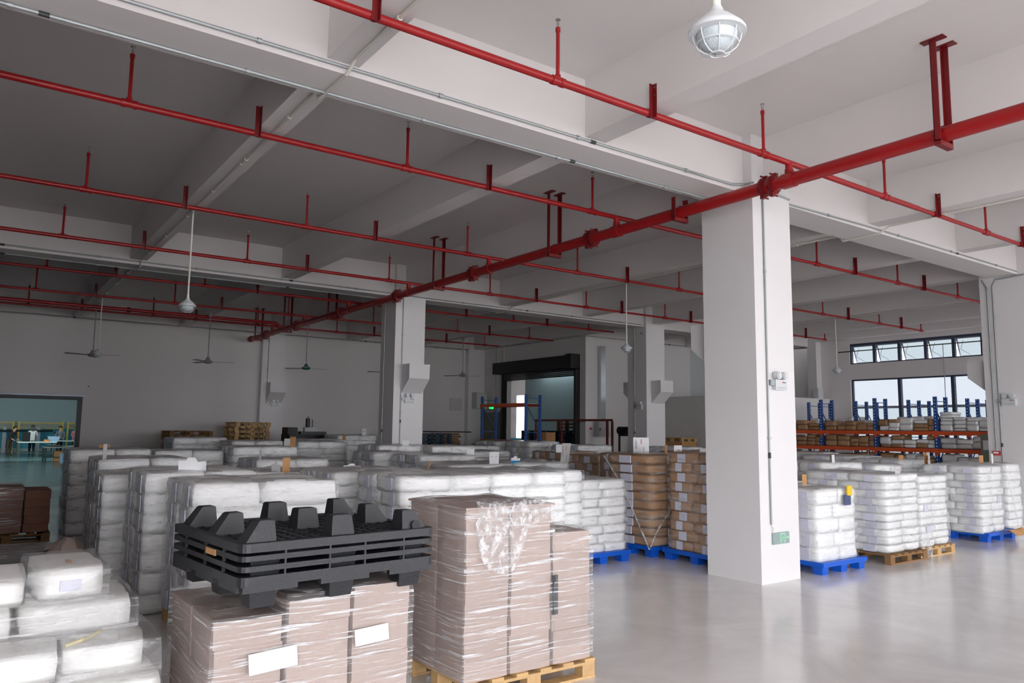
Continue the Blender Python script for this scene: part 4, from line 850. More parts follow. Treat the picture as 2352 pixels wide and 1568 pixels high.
# ------------------------------------------------------------------ nested black plastic pallets
def black_pallet(z, label, inverted=False, skirt=0.024, deep=False):
    t = local(empty('black_plastic_pallet', (-4.62, 1.73, z), label, 'pallet', 'nested black plastic pallets', math.radians(5.5)))
    sx, sy = 1.09, 1.21; g = MB(); n1, n2 = 15, 17
    for i in range(n1): x = -sx/2+0.05+(sx-0.1)*i/(n1-1); g.bx(x-0.005, x+0.005, -sy/2+0.03, sy/2-0.03, -0.03, -0.006)
    for i in range(n2): y = -sy/2+0.05+(sy-0.1)*i/(n2-1); g.bx(-sx/2+0.03, sx/2-0.03, y-0.005, y+0.005, -0.028, -0.003)
    if not inverted: g.bx(-sx/2+0.03, sx/2-0.03, -sy/2+0.03, sy/2-0.03, -0.006, 0.0)
    put('deck_grid', g.mesh('deck_grid', 'black_plastic'), t, (0, 0, 0))
    r_ = MB(); c = 0.05; hw = 0.022      # rounded rectangular rim
    pts = []
    for cx, cy2, a0 in ((sx/2-c, sy/2-c, 0), (-sx/2+c, sy/2-c, 90), (-sx/2+c, -sy/2+c, 180), (sx/2-c, -sy/2+c, 270)):
        for k in range(5): a = math.radians(a0+k*22.5); pts.append((cx+c*math.cos(a), cy2+c*math.sin(a), math.cos(a), math.sin(a)))
    n = len(pts); vs = []
    for p in pts: vs += [(p[0], p[1], -skirt), (p[0], p[1], 0.004), (p[0]-p[2]*hw*2, p[1]-p[3]*hw*2, 0.004), (p[0]-p[2]*hw*2, p[1]-p[3]*hw*2, -skirt)]
    fs = []
    for i in range(n):
        j = (i+1) % n
        for k in range(4): fs.append((i*4+k, i*4+(k+1) % 4, j*4+(k+1) % 4, j*4+k))
    rim = r_.add(vs, fs)
    if deep:
        for y in (-sy/2+0.17, 0, sy/2-0.17): rim.bx(sx/2-0.03, sx/2-0.001, y-0.15, y+0.15, -skirt-0.028, -skirt+0.005)
        for x in (-sx/2+0.17, 0.03, sx/2-0.17): rim.bx(x-0.13, x+0.13, -sy/2+0.001, -sy/2+0.03, -skirt-0.028, -skirt+0.005)
    put('rim', rim.mesh('rim', 'black_plastic'), t, (0, 0, 0))
    me = MB().bx(-0.012, 0.004, -0.005, 0.005, -skirt-0.03, -skirt+0.01).mesh('rib', 'black_plastic')
    me2 = MB().bx(-0.005, 0.005, -0.004, 0.012, -skirt-0.03, -skirt+0.01).mesh('rib', 'black_plastic')
    if not deep:
        for y in (-0.36, -0.1, 0.12, 0.38): put('rib', me, t, (sx/2-0.005, y, 0))
        for x in (-0.3, 0.02, 0.3): put('rib', me2, t, (x, -sy/2+0.005, 0))
    for ix, x in enumerate((-sx/2+0.11, 0, sx/2-0.11)):
        for iy, y in enumerate((-sy/2+0.15, 0, sy/2-0.15)):
            if inverted:
                yb0, yb1, yt0, yt1 = ((-0.14, 0.07, -0.035, 0.06), (-0.085, 0.085, -0.068, 0.068), (-0.07, 0.14, -0.06, 0.035))[iy]
                f = MB().frus(-0.066, 0.066, yb0*0.88, yb1*0.88, -0.02, -0.045, 0.045, yt0*0.88, yt1*0.88, 0.108)
            else: f = MB().frus(-0.055, 0.055, -0.065, 0.065, -0.165 if deep else -0.09, -0.075, 0.075, -0.085, 0.085, -0.02)
            o = put('foot', f.mesh('foot', 'black_plastic'), t, (x, y, 0))
            if inverted:
                put('foot_cap', MB().bx(-0.041, 0.041, yt0*0.88+0.006, yt1*0.88-0.006, 0.106, 0.112).mesh('foot_cap', 'black_plastic'), o, (0, 0, 0))
                if ix == 2 and iy == 2: put('hand_slot', MB().lathe((0, 0, 0), [(0.03, 0), (0.03, 0.004)], 16).mesh('hand_slot', 'black_steel'), o, (0.072, 0.03, 0.02), 0, (1, 1, 1), 0, math.pi/2-0.15)
    return t
black_pallet(1.072, 'lowest black plastic pallet, standing with its feet on the cartons', skirt=0.048, deep=True)
black_pallet(1.125, 'second black plastic pallet from below in the nested pile')
tp = black_pallet(1.178, 'third black plastic pallet from below with a wood chip on its rim')
put('wood_chip', MB().bx(-0.06, 0.08, -0.006, 0.004, -0.032, 0.0).mesh('wood_chip', 'cardboard'), tp, (0.12, -0.605, 0.0))
black_pallet(1.24, 'topmost black plastic pallet lying upside down, nine feet in the air', inverted=True, skirt=0.042)

# ------------------------------------------------------------------ cards standing on the stacks
def card(x, y, z, w_, h_, mt, rz, label, notch=False, print_=None, tilt=0.0):
    best = None
    for k_, (a0, a1, b0, b1, zt) in SPOTS.items():
        dx = max(a0+0.06-x, 0, x-a1+0.06); dy = max(b0+0.06-y, 0, y-b1+0.06)
        if best is None or dx+dy < best[0]: best = (dx+dy, min(max(x, a0+0.06), a1-0.06), min(max(y, b0+0.06), b1-0.06), zt)
    x, y, z = best[1], best[2], best[3]+0.015
    if notch: me = MB().prism([(-w_/2, 0), (w_/2, 0), (w_/2, h_*0.75), (w_*0.2, h_*0.7), (w_*0.1, h_), (-w_*0.15, h_), (-w_*0.25, h_*0.8), (-w_/2, h_*0.8)], 'x', -0.002, 0.002)
    else: me = MB().bx(-0.002, 0.002, -w_/2, w_/2, 0, h_)
    o = bpy.data.objects.new('paper_card', me.mesh('paper_card', mt)); COL.objects.link(o); o.location = (x, y, z-0.01); o.rotation_euler = (0, tilt, rz)
    tag(o, label, 'card', 'cards standing on the stacks'); ORG[o.name] = (0, 0, 0)
    for (u0, u1, v0, v1, m_) in print_ or ():
        p = MB().bx(0.002, 0.0028, u0*w_, u1*w_, v0*h_, v1*h_).mesh('print_line', m_); put('print_line', p, o, (0, 0, 0))
    return o
K = 'cardboard'; W_ = 'paper'; G_ = 'paper_grey'
lines = [(-0.4, -0.37, 0.3, 0.9, 'ink_grey'), (-0.32, -0.29, 0.3, 0.8, 'ink_grey'), (-0.02, 0.02, 0.6, 0.9, 'ink_red'), (0.15, 0.18, 0.1, 0.4, 'ink_grey')]
card(-8.5, 1.95, 1.38, 0.27, 0.17, W_, -0.3, 'torn white card lying tilted on the end-on stack', True, tilt=0.5)
card(-9.7, 3.37, 1.26, 0.1, 0.19, K, 0.1, 'upright tan card on the middle-floor sack stack')
card(-9.75, 3.25, 1.26, 0.12, 0.14, G_, -0.8, 'grey folded card leaning beside the upright tan one', True)
card(-9.72, 4.3, 1.26, 0.26, 0.11, W_, 0.1, 'notched white card on the stack behind the black pallets', True)
card(-12.1, 3.75, 1.32, 0.08, 0.16, G_, 0.9, 'thin grey card with a reddish edge among far stacks')
card(-14.65, 5.2, 1.45, 0.2, 0.2, K, 0.7, 'tan card folded with a white half, behind the grey cards')
card(-15.0, 5.5, 1.40, 0.2, 0.16, W_, 0.1, 'small white card right of the folded tan card')
card(-20.9, 9.55, 1.61, 0.14, 0.2, W_, 0.1, 'small upright white card near the end wall', print_=[(-0.3, 0.3, 0.6, 0.66, 'ink_grey')])
card(-19.3, 8.25, 1.51, 0.16, 0.13, K, 0.6, 'small tan card left of the corbel pillar')
card(-14.7, 7.75, 1.47, 0.17, 0.11, W_, 0.1, 'small white card at the foot of the corbel pillar')
card(-12.3, 7.82, 1.35, 0.17, 0.12, W_, 0.0, 'plain little white card above the lilac-stamped stack')
card(-10.25, 6.98, 1.28, 0.19, 0.20, W_, 0.05, 'square white card with faint marks near the blue folder', print_=[(-0.3, -0.2, 0.6, 0.65, 'ink_grey'), (0.15, 0.25, 0.6, 0.65, 'ink_grey')])
o = card(-10.4, 7.45, 1.28, 0.19, 0.12, W_, 0.05, 'white folder with a blue lower edge', True, [(-0.5, 0.5, 0.02, 0.4, 'ink_blue')])
card(-9.1, 5.1, 1.29, 0.12, 0.13, K, 0.9, 'tilted tan card behind the long handwritten stack', tilt=0.3)
card(-12.95, 10.3, 1.34, 0.36, 0.17, W_, 0.15, 'white box-like card above the glossy brown stack', print_=[(-0.5, 0.5, 0.7, 0.72, 'ink_grey')])
card(-13.6, 10.5, 1.34, 0.12, 0.22, G_, 0.6, 'narrow grey card behind the white box-like card')
card(-10.1, 8.75, 1.29, 0.25, 0.34, G_, 0.25, 'grey leaning card with a red line before the brown stacks', print_=lines, tilt=0.12)
card(-9.32, 9.0, 1.43, 0.40, 0.26, W_, 0.1, 'largest white card, printed, on the brown stacks', print_=lines)
card(-9.6, 9.5, 1.43, 0.14, 0.30, W_, 0.4, 'narrow white card behind the largest one', True)
card(-8.5, 9.1, 1.53, 0.15, 0.15, K, 0.5, 'tan card half of a folded pair near the pillar')
card(-8.2, 9.05, 1.53, 0.2, 0.15, W_, 0.1, 'white card beside the tan half near the pillar', print_=[(-0.2, 0.3, 0.5, 0.55, 'ink_grey')])
card(-7.4, 8.75, 1.54, 0.3, 0.07, W_, 0.05, 'long low white card against the pillar', tilt=0.3)
card(-9.6, 14.5, 1.36, 0.15, 0.18, W_, 0.5, 'small folded white card below the rack beams', True)
card(-9.25, 16.4, 1.34, 0.13, 0.17, W_, 0.6, 'slanted white card before the middle rack post', True)
card(-7.45, 12.1, 1.35, 0.12, 0.14, W_, 0.2, 'white card on the rounded mound of sacks')
card(-6.6, 9.95, 1.09, 0.13, 0.16, K, 0.1, 'tan card standing on the yellow-tagged stack')
card(-5.9, 11.25, 1.26, 0.16, 0.11, G_, 0.05, 'pale card on the eleven-layer stack', print_=[(-0.2, 0.3, 0.5, 0.56, 'ink_grey')])
card(-6.7, 15.85, 1.31, 0.2, 0.15, K, 0.05, 'tan card near the red call point')
card(-6.45, 15.6, 1.31, 0.07, 0.19, W_, 0.05, 'thin white card near the red call point')
card(-7.0, 14.25, 1.28, 0.18, 0.22, G_, 0.3, 'pale card with a red printed mark before the rack', print_=[(-0.2, 0.1, 0.3, 0.42, 'ink_red')], notch=True)
card(-7.1, 14.45, 1.28, 0.16, 0.2, K, 0.1, 'tan card behind the red-marked pale card')
card(-7.9, 15.5, 1.31, 0.18, 0.11, K, 0.0, 'low tan card before the rack')
card(-12.3, 1.62, 1.36, 0.06, 0.22, G_, 0.5, 'narrow pinkish card on the aisle stack')
card(-15.3, 2.0, 1.42, 0.18, 0.08, K, 0.1, 'little tan card on the aisle stack by the doorway')
o = MB().bx(-5.9, -5.885, 9.86, 9.98, 1.0, 1.13).build('hanging_tag', 'tag_yellow'); tag(o, 'yellow hazard tag on the short fat sack stack', 'tag')
o = MB().bx(-5.905, -5.892, 9.8, 9.95, 0.87, 1.01).build('hanging_tag', 'tag_navy'); tag(o, 'blue-printed tag hanging under the yellow one', 'tag')
g = MB(); vs = [(-6.05+0.06*noise.noise(Vector((i, j, 0))), 14.95+0.55*i/6, 0.145+0.05*(j == 1)-0.03*(j == 2)+0.04*noise.noise(Vector((i*0.9, j, 5)))) for i in range(7) for j in range(3)]
vs = [(x+0.12*(k % 3), y, z) for k, (x, y, z) in enumerate(vs)]
tag(g.add(vs, [(i*3+j, (i+1)*3+j, (i+1)*3+j+1, i*3+j+1) for i in range(6) for j in range(2)]).build('cardboard_flap', 'cardboard'), 'torn cardboard flap sticking out over the blue pallet', 'cardboard')
for i, (x, y) in enumerate(((-5.83, 11.75), (-5.84, 11.95))):
    g = MB(); vs = []
    for a in range(7):
        for b in range(7): u, v = a/6, b/6; q = Vector((a*1.3+i, b*1.1, 4)); vs.append((x+0.05*noise.noise(q), y+(u-0.5)*(0.1+0.1*(1-v)), 0.005+0.3*v+0.03*noise.noise(q*1.7)))
    g.add(vs, [(a*7+b, (a+1)*7+b, (a+1)*7+b+1, a*7+b+1) for a in range(6) for b in range(6)])
    tag(g.build('film_tail', 'film_crumple', None, True), ('crumpled film tail hanging between the two wooden pallets', 'second film tail dangling beside the light wooden pallet')[i], 'film')
# V-shaped film strap on the corner-on brown stack, tail on the wide-sack stack
for nm, pts, lb in (('film_strap', [(-9.05, 8.27, 1.45), (-8.6, 8.24, 1.0), (-8.05, 8.25, 0.12), (-8.02, 8.4, 0.4), (-8.02, 9.2, 1.2)], 'twisted clear film strap in a V over the corner-on brown stack'),
                    ('film_strap', [(-6.0, 15.1, 1.25), (-5.97, 15.3, 0.7), (-5.95, 15.42, 0.2)], 'white film strap slanting down the wide-sack stack')):
    tag(MB().tube(pts, 0.014, 6).build(nm, 'film_crumple', None, True), lb, 'strap')

# ------------------------------------------------------------------ pallet piles and odds against the end walls
def wp_mesh(sx, sy, h, mt):
    g = MB()
    for i in range(6): y = -sy/2+0.05+(sy-0.1)*i/5; g.bx(-sx/2, sx/2, y-0.05, y+0.05, h-0.022, h)
    for x in (-sx/2+0.05, 0, sx/2-0.05):
        g.bx(x-0.045, x+0.045, -sy/2, sy/2, h-0.042, h-0.022).bx(x-0.05, x+0.05, -sy/2, sy/2, 0, 0.018)
        for y in (-sy/2+0.06, 0, sy/2-0.06): g.bx(x-0.045, x+0.045, y-0.06, y+0.06, 0.018, h-0.042)
    return g.mesh('wooden_pallet', mt)
ORD = 'topmost second third fourth fifth sixth seventh eighth ninth tenth eleventh twelfth thirteenth fourteenth fifteenth sixteenth seventeenth eighteenth nineteenth'.split()
def pallet_pile(x, y, n, sx, sy, label, group, mt='old_wood', h=0.14, detail=5, cat='pallet'):
    me = wp_mesh(sx, sy, h, mt)
    for k in range(n-detail):
        o = put('wooden_pallet', me, None, (x+random.uniform(-0.02, 0.02), y+random.uniform(-0.02, 0.02), k*h)); tag(o, '%s wooden pallet from the top in the %s' % (ORD[n-1-k], group), 'pallet', group)
    base = None
    for k in range(max(0, n-detail), n):
        loc = (x+random.uniform(-0.03, 0.03), y+random.uniform(-0.03, 0.03), k*h); lb = '%s wooden pallet from the top in the %s' % (ORD[n-1-k], group)
        if base is None: base = wood_pallet(loc, sx, sy, lb, mt, h, 0, group)
        else: dup(base, loc, label=lb)
pallet_pile(-24.2, 7.1, 14, 1.25, 1.05, '', 'tall pallet pile at the end wall', 'pallet_wood', 0.14, 5)
pallet_pile(-24.4, 5.4, 12, 1.2, 1.2, '', 'lower pallet pile beside the tall one', 'old_wood', 0.14, 3)
me = wp_mesh(1.1, 1.1, 0.13, 'navy_plastic')
for k in range(13):
    o = put('plastic_pallet', me, None, (-22.4, 12.6, k*0.128)); tag(o, ORD[12-k]+' dark blue plastic pallet from the top in the dark corner pile', 'pallet', 'dark blue pallet pile')
t = empty('board_heap', (-23.9, 14.1, 0), 'heap of brown flattened boards under one dark sheet', 'board heap')
for k in range(11): MB().bx(-24.4+0.05*(k % 3), -23.5+0.04*(k % 2), 13.6+0.05*(k % 4), 14.5-0.04*(k % 3), 0.75+k*0.085, 0.75+k*0.085+0.07).build('board', 'old_wood', t)
MB().bx(-24.5, -23.4, 13.5, 14.9, 1.70, 1.74).build('cover_sheet', 'black_steel', t); MB().bx(-24.3, -23.6, 13.7, 14.4, 0, 0.75).build('crate_base', 'old_wood', t)
t = empty('film_heap', (-22.6, 14.6, 0), 'crumpled heap of used film beside the boards', 'film heap')
o = put('heap', soft_box('film_heap', 'sheen_streak_film', 99, 10, 10, 6, sag=0.4, rough=0.2), t, (0, 0, 0.6), 0, (1.0, 0.9, 1.25))
t = empty('strapping_machine', (-22.5, 8.3, 0), 'black machine with two thin masts standing among far sacks', 'machine')
MB().bx(-22.9, -22.2, 7.75, 8.95, 0, 1.62).build('body', 'black_steel', t); MB().bx(-22.7, -22.2, 7.7, 8.0, 1.62, 1.82).build('control_box', 'black_steel', t)
MB().bx(-22.3, -22.15, 8.2, 8.6, 1.7, 1.82).build('motor_cover', 'cabinet_grey', t); MB().bx(-22.45, -22.2, 8.1, 8.9, 1.62, 1.7).build('table', 'steel_dark', t)
for y, z in ((8.32, 2.06), (8.38, 2.16), (8.52, 2.06)): MB().cyl((-22.4, y, 1.62), (-22.4, y, z), 0.013, 8).build('mast', 'black_steel', t)
MB().bx(-22.45, -22.35, 8.33, 8.43, 1.8, 2.1).build('mast_head', 'black_steel', t)
# teal pallets and old pallets behind the shutter
me = wp_mesh(1.2, 1.1, 0.1, 'navy_plastic'); 
for k in range(18): tag(put('plastic_pallet', me, None, (-25.4, 19.6, k*0.1)), ORD[17-k]+' teal plastic pallet from the top, pile beyond the shutter', 'pallet', 'teal pallet pile beyond the shutter')
for k in range(18): tag(put('plastic_pallet', me, None, (-24.0, 19.6, k*0.1)), ORD[17-k]+' teal plastic pallet from the top, pile nearer the shutter edge', 'pallet', 'second teal pallet pile')
me = wp_mesh(1.2, 1.1, 0.15, 'old_wood')
for k in range(15): tag(put('wooden_pallet', me, None, (-25.0, 21.2, k*0.15)), ORD[14-k]+' weathered pallet from the top, tall pile beyond the shutter', 'pallet', 'wooden pile beyond the shutter')
for k in range(15): tag(put('wooden_pallet', me, None, (-22.9, 20.6, k*0.15)), ORD[14-k]+' weathered pallet from the top, pile at the shutter edge', 'pallet', 'second wooden pile beyond the shutter')
t = empty('guard_railing', (-19.7, 16.4, 0), 'maroon tubular guard railing in front of the shutter', 'railing')
MB().bx(-21.65, -17.67, 16.47, 16.53, 2.13, 2.2).build('top_rail', 'maroon', t)
for x in (-21.65, -20.2, -17.93, -17.7): MB().bx(x, x+0.06, 16.47, 16.53, 0, 2.13).build('post', 'maroon', t)
for k in range(3): tag(MB().bx(-17.95+0.1*(k == 2), -17.05, 19.0, 19.7, k*0.5, k*0.5+0.49).build('cardboard_box', 'cardboard'), ('lowest', 'middle', 'top')[k]+' cardboard box of the column by the partition', 'box')
wood_pallet((-17.5, 19.35, 1.49), 0.95, 0.75, 'small light pallet lying on the cardboard box column')
tag(MB().bx(-20.9, -20.4, 16.0, 16.4, 0, 1.75).build('cardboard_box', 'cardboard'), 'tall tan box at the edge of the shutter', 'box')
t = empty('trolley', (-18.1, 17.6, 0), 'black trolley frame with two black rollers beside the pillar', 'trolley')
for x in (-18.45, -17.75): MB().bx(x, x+0.05, 17.5, 17.55, 0, 1.68).build('post', 'black_steel', t)
MB().bx(-18.45, -17.7, 17.5, 17.55, 1.66, 1.71).build('rail', 'black_steel', t)
for x in (-18.3, -17.92): MB().cyl((x, 17.4, 1.84), (x, 17.7, 1.84), 0.13, 16).build('roller', 'black_steel', t, True)
t = empty('pallet_wrap_scraps', (-13.0, 15.2, 1.4), 'small brown carton scraps lying on the stacks near the partition', 'scraps')
for i, (x, y, z, s_) in enumerate(((-10.5, 13.7, 1.36, 0.2), (-10.4, 14.1, 1.35, 0.15), (-10.8, 14.3, 1.37, 0.18))):
    o = MB().bx(x, x+s_, y, y+s_, z-0.02, z+s_*0.5); o = o.build('scrap', 'cardboard', t)

# ------------------------------------------------------------------ racks
POST = MB().bx(-0.04, 0.04, -0.035, 0.035, 0, 1.0).mesh('upright_post', 'rack_blue')
def rack(label, xs, ys, ztops, levels, extra_beam=True):
    t = local(empty('storage_rack', (0, 0, 0), label, 'rack'))
    for i, x in enumerate(xs):
        zt = ztops[i % len(ztops)]
        for y in ys:
            put('upright_post', MB().bx(-0.04, 0.04, -0.035, 0.035, 0, zt).mesh('upright_post', 'rack_blue'), t, (x, y, 0))
        for ya, yb in zip(ys[:-1], ys[1:]):
            for z in (zt-0.12, 1.75, 1.0): put('brace', MB().bar((0, ya, z), (0, yb, z), 0.02).mesh('brace', 'brace_blue'), t, (x, 0, 0))
            put('brace', MB().bar((0, ya, zt-0.3), (0, yb, 1.8), 0.02).mesh('brace', 'brace_blue'), t, (x, 0, 0))
            put('brace', MB().bar((0, yb, 1.7), (0, ya, 1.05), 0.02).mesh('brace', 'brace_blue'), t, (x, 0, 0))
    for z in levels:
        for a, b in zip(xs[:-1], xs[1:]):
            for y in (ys[0], ys[-1]):
                put('shelf_beam', MB().bx(a+0.03, b-0.03, -0.025, 0.025, z-0.1, z).mesh('shelf_beam', 'rack_orange'), t, (0, y-0.03 if y == ys[0] else y, 0))
                put('beam_connector', MB().bx(a-0.045, a+0.045, -0.012, 0.0, z-0.17, z+0.01).mesh('beam_connector', 'rack_orange'), t, (0, y-0.045, 0))
            put('shelf_panel', MB().bx(a+0.03, b-0.03, ys[0]+0.02, ys[-1]-0.02, z-0.03, z-0.005).mesh('shelf_panel', 'frame_light'), t, (0, 0, 0))
    return t
XS = [-15.1, -14.25, -12.65, -11.05, -9.46, -7.8]; XS = XS[1:]
rack('front blue storage rack with orange beams under the gable window', XS, [20.0, 20.55], [2.80], [0.5, 0.98, 1.48, 1.92])
rack('rear double storage rack with blue posts against the gable window', [x-0.1 for x in XS], [22.0, 22.6, 23.2], [2.82], [0.5, 0.98, 1.48, 1.92])
rack('single empty blue rack bay with one orange beam before the shutter', [-21.33, -18.87], [14.0, 14.55], [2.92], [2.66, 1.5])
def shelf_bags(x0, x1, y, z, hmax, kind, label, group, lay=2, dep=0.5):
    x = x0
    while x < x1-0.15:
        wd = random.uniform(0.26, 0.40); h = 0; n = 0; wd = min(wd, x1-x)
        top = hmax*random.uniform(0.65, 1.0)
        while h < top-0.06:
            th = random.uniform(0.07, 0.2); th = min(th, hmax-h)
            k = kind if kind != 'mix' else random.choice(('white', 'white', 'brown'))
            o = put('paper_packet', random.choice(BROWN if k == 'brown' else WHITE), None, (x+wd/2, y+random.uniform(-0.03, 0.03), z+h+th/2), random.uniform(-0.08, 0.08), (wd*0.98, dep, th*1.1))
            tag(o, ('brown' if k == 'brown' else 'white')+' paper packet '+label, 'packet', ('brown' if k == 'brown' else 'white')+' packets '+group)
            h += th
        x += wd
for i, (a, b) in enumerate(zip(XS[:-1], XS[1:])):
    k = ('brown', 'brown', 'mix', 'white')[i]
    nth = ('in the bay beside the partition', 'in the second bay from the partition', 'in the third bay from the partition', 'in the bay beside the racks pillar')[i]
    shelf_bags(a+0.06, b-0.06, 20.28, 1.925, (0.30, 0.26, 0.40, 0.48)[i], k, 'on the upper front shelf '+nth, 'upper front shelf '+nth)
    shelf_bags(a+0.06, b-0.06, 20.28, 1.485, 0.32, k, 'on the middle front shelf '+nth, 'middle front shelf '+nth)
    shelf_bags(a+0.06, b-0.06, 20.28, 0.985, 0.36, k, 'on the lower front shelf '+nth, 'lower front shelf '+nth)
    shelf_bags(a-0.04, b-0.16, 22.3, 1.925, 0.42, 'white', 'on the rear rack '+nth, 'rear rack '+nth, dep=0.7)
t = empty('locker', (-7.75, 19.0, 0), 'olive metal locker with a paper notice beside the racks pillar', 'locker')
MB().bx(-8.02, -7.4, 19.0, 19.45, 0, 1.86).build('body', 'door_green', t); MB().bx(-7.97, -7.8, 18.99, 19.0, 1.5, 1.72).build('notice', 'paper_grey', t)

# ------------------------------------------------------------------ workroom beyond the doorway
for i, (y0, y1) in enumerate(((-2.6, -0.2), (0.1, 2.3), (2.6, 5.0), (5.3, 7.6))):
    t = empty('mesh_fence', (-57.5, y0, 0), ('yellow mesh fence panel half cut by the picture edge', 'yellow mesh fence panel behind the leaning worker', 'yellow mesh fence panel behind the worker in white', 'yellow mesh fence panel behind the seated workers')[i], 'fence')
    for y in (y0, y1): MB().bx(-57.55, -57.45, y-0.05, y+0.05, 0, 1.95).build('post', 'yellow_steel', t)
    MB().bx(-57.52, -57.48, y0, y1, 1.84, 1.9).build('rail', 'yellow_steel', t); MB().bx(-57.52, -57.48, y0, y1, 1.5, 1.54).build('rail', 'yellow_steel', t)
    g = MB()
    for k in range(14): y = y0+(y1-y0)*(k+0.5)/14; g.bx(-57.505, -57.495, y-0.006, y+0.006, 1.54, 1.84)
    for k in range(3): g.bx(-57.505, -57.495, y0, y1, 1.6+k*0.08, 1.61+k*0.08)
    g.build('wire_mesh', 'yellow_steel', t)['kind'] = 'stuff'
tag(MB().cyl((-56.5, -1, 1.35), (-56.5, 4.4, 1.38), 0.06, 8).build('roller_bar', 'black_steel', None, True), 'long dark roller bar in front of the fence', 'bar')
for i, y in enumerate((1.75, 3.55)):
    tag(MB().bx(-57.1, -56.9, y, y+0.2, 0, 1.62).build('machine_post', 'fan_grey'), ('grey machine post behind the leaning worker', 'grey machine post right of the worker in white')[i], 'post')
def table(x, y0, y1, d_, zt, label, mt='table_white'):
    t = empty('work_table', (x, (y0+y1)/2, 0), label, 'table')
    MB().bx(x-d_, x, y0, y1, zt-0.05, zt).build('table_top', mt, t)
    for px in (x-d_+0.08, x-0.08):
        for py in [y0+0.08+k*(y1-y0-0.16)/2 for k in range(3)]: MB().bx(px-0.035, px+0.035, py-0.035, py+0.035, 0, zt-0.05).build('leg', 'green_leg', t)
    for px in (x-d_+0.08, x-0.08): MB().bx(px-0.02, px+0.02, y0+0.1, y1-0.1, 0.2, 0.24).build('rail', 'green_leg', t)
    return t
table(-49.5, 2.25, 4.1, 2.2, 0.83, 'long white work table at which a worker in white stands')
table(-43.0, 3.05, 5.2, 1.6, 0.72, 'low white table piled with large sheets')
table(-52.0, 4.2, 6.2, 1.2, 0.85, 'white work table of the bending workers'); table(-54.5, -1.5, 1.4, 1.2, 0.85, 'cluttered bench along the workroom edge', 'old_wood')
g = MB(); vs = []
for a in range(13):
    for b in range(5): vs.append((-44.6+b*0.45, 3.0+2.2*a/12, 0.735+0.16*(1-math.sin(a/12*math.pi))+0.04*noise.noise(Vector((a*0.4, b, 1)))))
tag(g.add(vs, [(a*5+b, (a+1)*5+b, (a+1)*5+b+1, a*5+b+1) for a in range(12) for b in range(4)]).build('paper_sheet', 'table_white', None, True), 'large curled paper sheet on the low table', 'paper')
tag(MB().frus(-50.6, -50.1, 3.75, 4.2, 0.83, -50.65, -50.05, 3.68, 4.28, 1.12).build('plastic_tub', 'tub_blue'), 'pale blue plastic tub on the long work table', 'tub')
tag(MB().bx(-50.3, -49.9, 3.5, 3.74, 0.83, 0.95).build('orange_box', 'orange_box'), 'small orange box beside the blue tub', 'box')
tag(MB().bx(-50.6, -50.2, 2.5, 2.85, 0.83, 1.35).build('black_bag', 'cloth_black'), 'black bag standing on the long work table', 'bag')
t = empty('wrapped_parcel', (-38.4, 3.7, 0), 'clear-wrapped parcel on a small wooden skid in the workroom', 'parcel')
MB().bx(-38.8, -38.2, 3.35, 3.95, 0.14, 0.55).build('parcel', 'tub_blue', t); MB().bx(-38.7, -38.3, 3.5, 3.7, 0, 0.14).build('skid', 'cardboard', t)
tag(MB().bx(-43.7, -43.25, 3.5, 4.3, 0.01, 0.5).build('carton', 'cardboard'), 'brown carton under the low white table', 'box')
MB_ = None

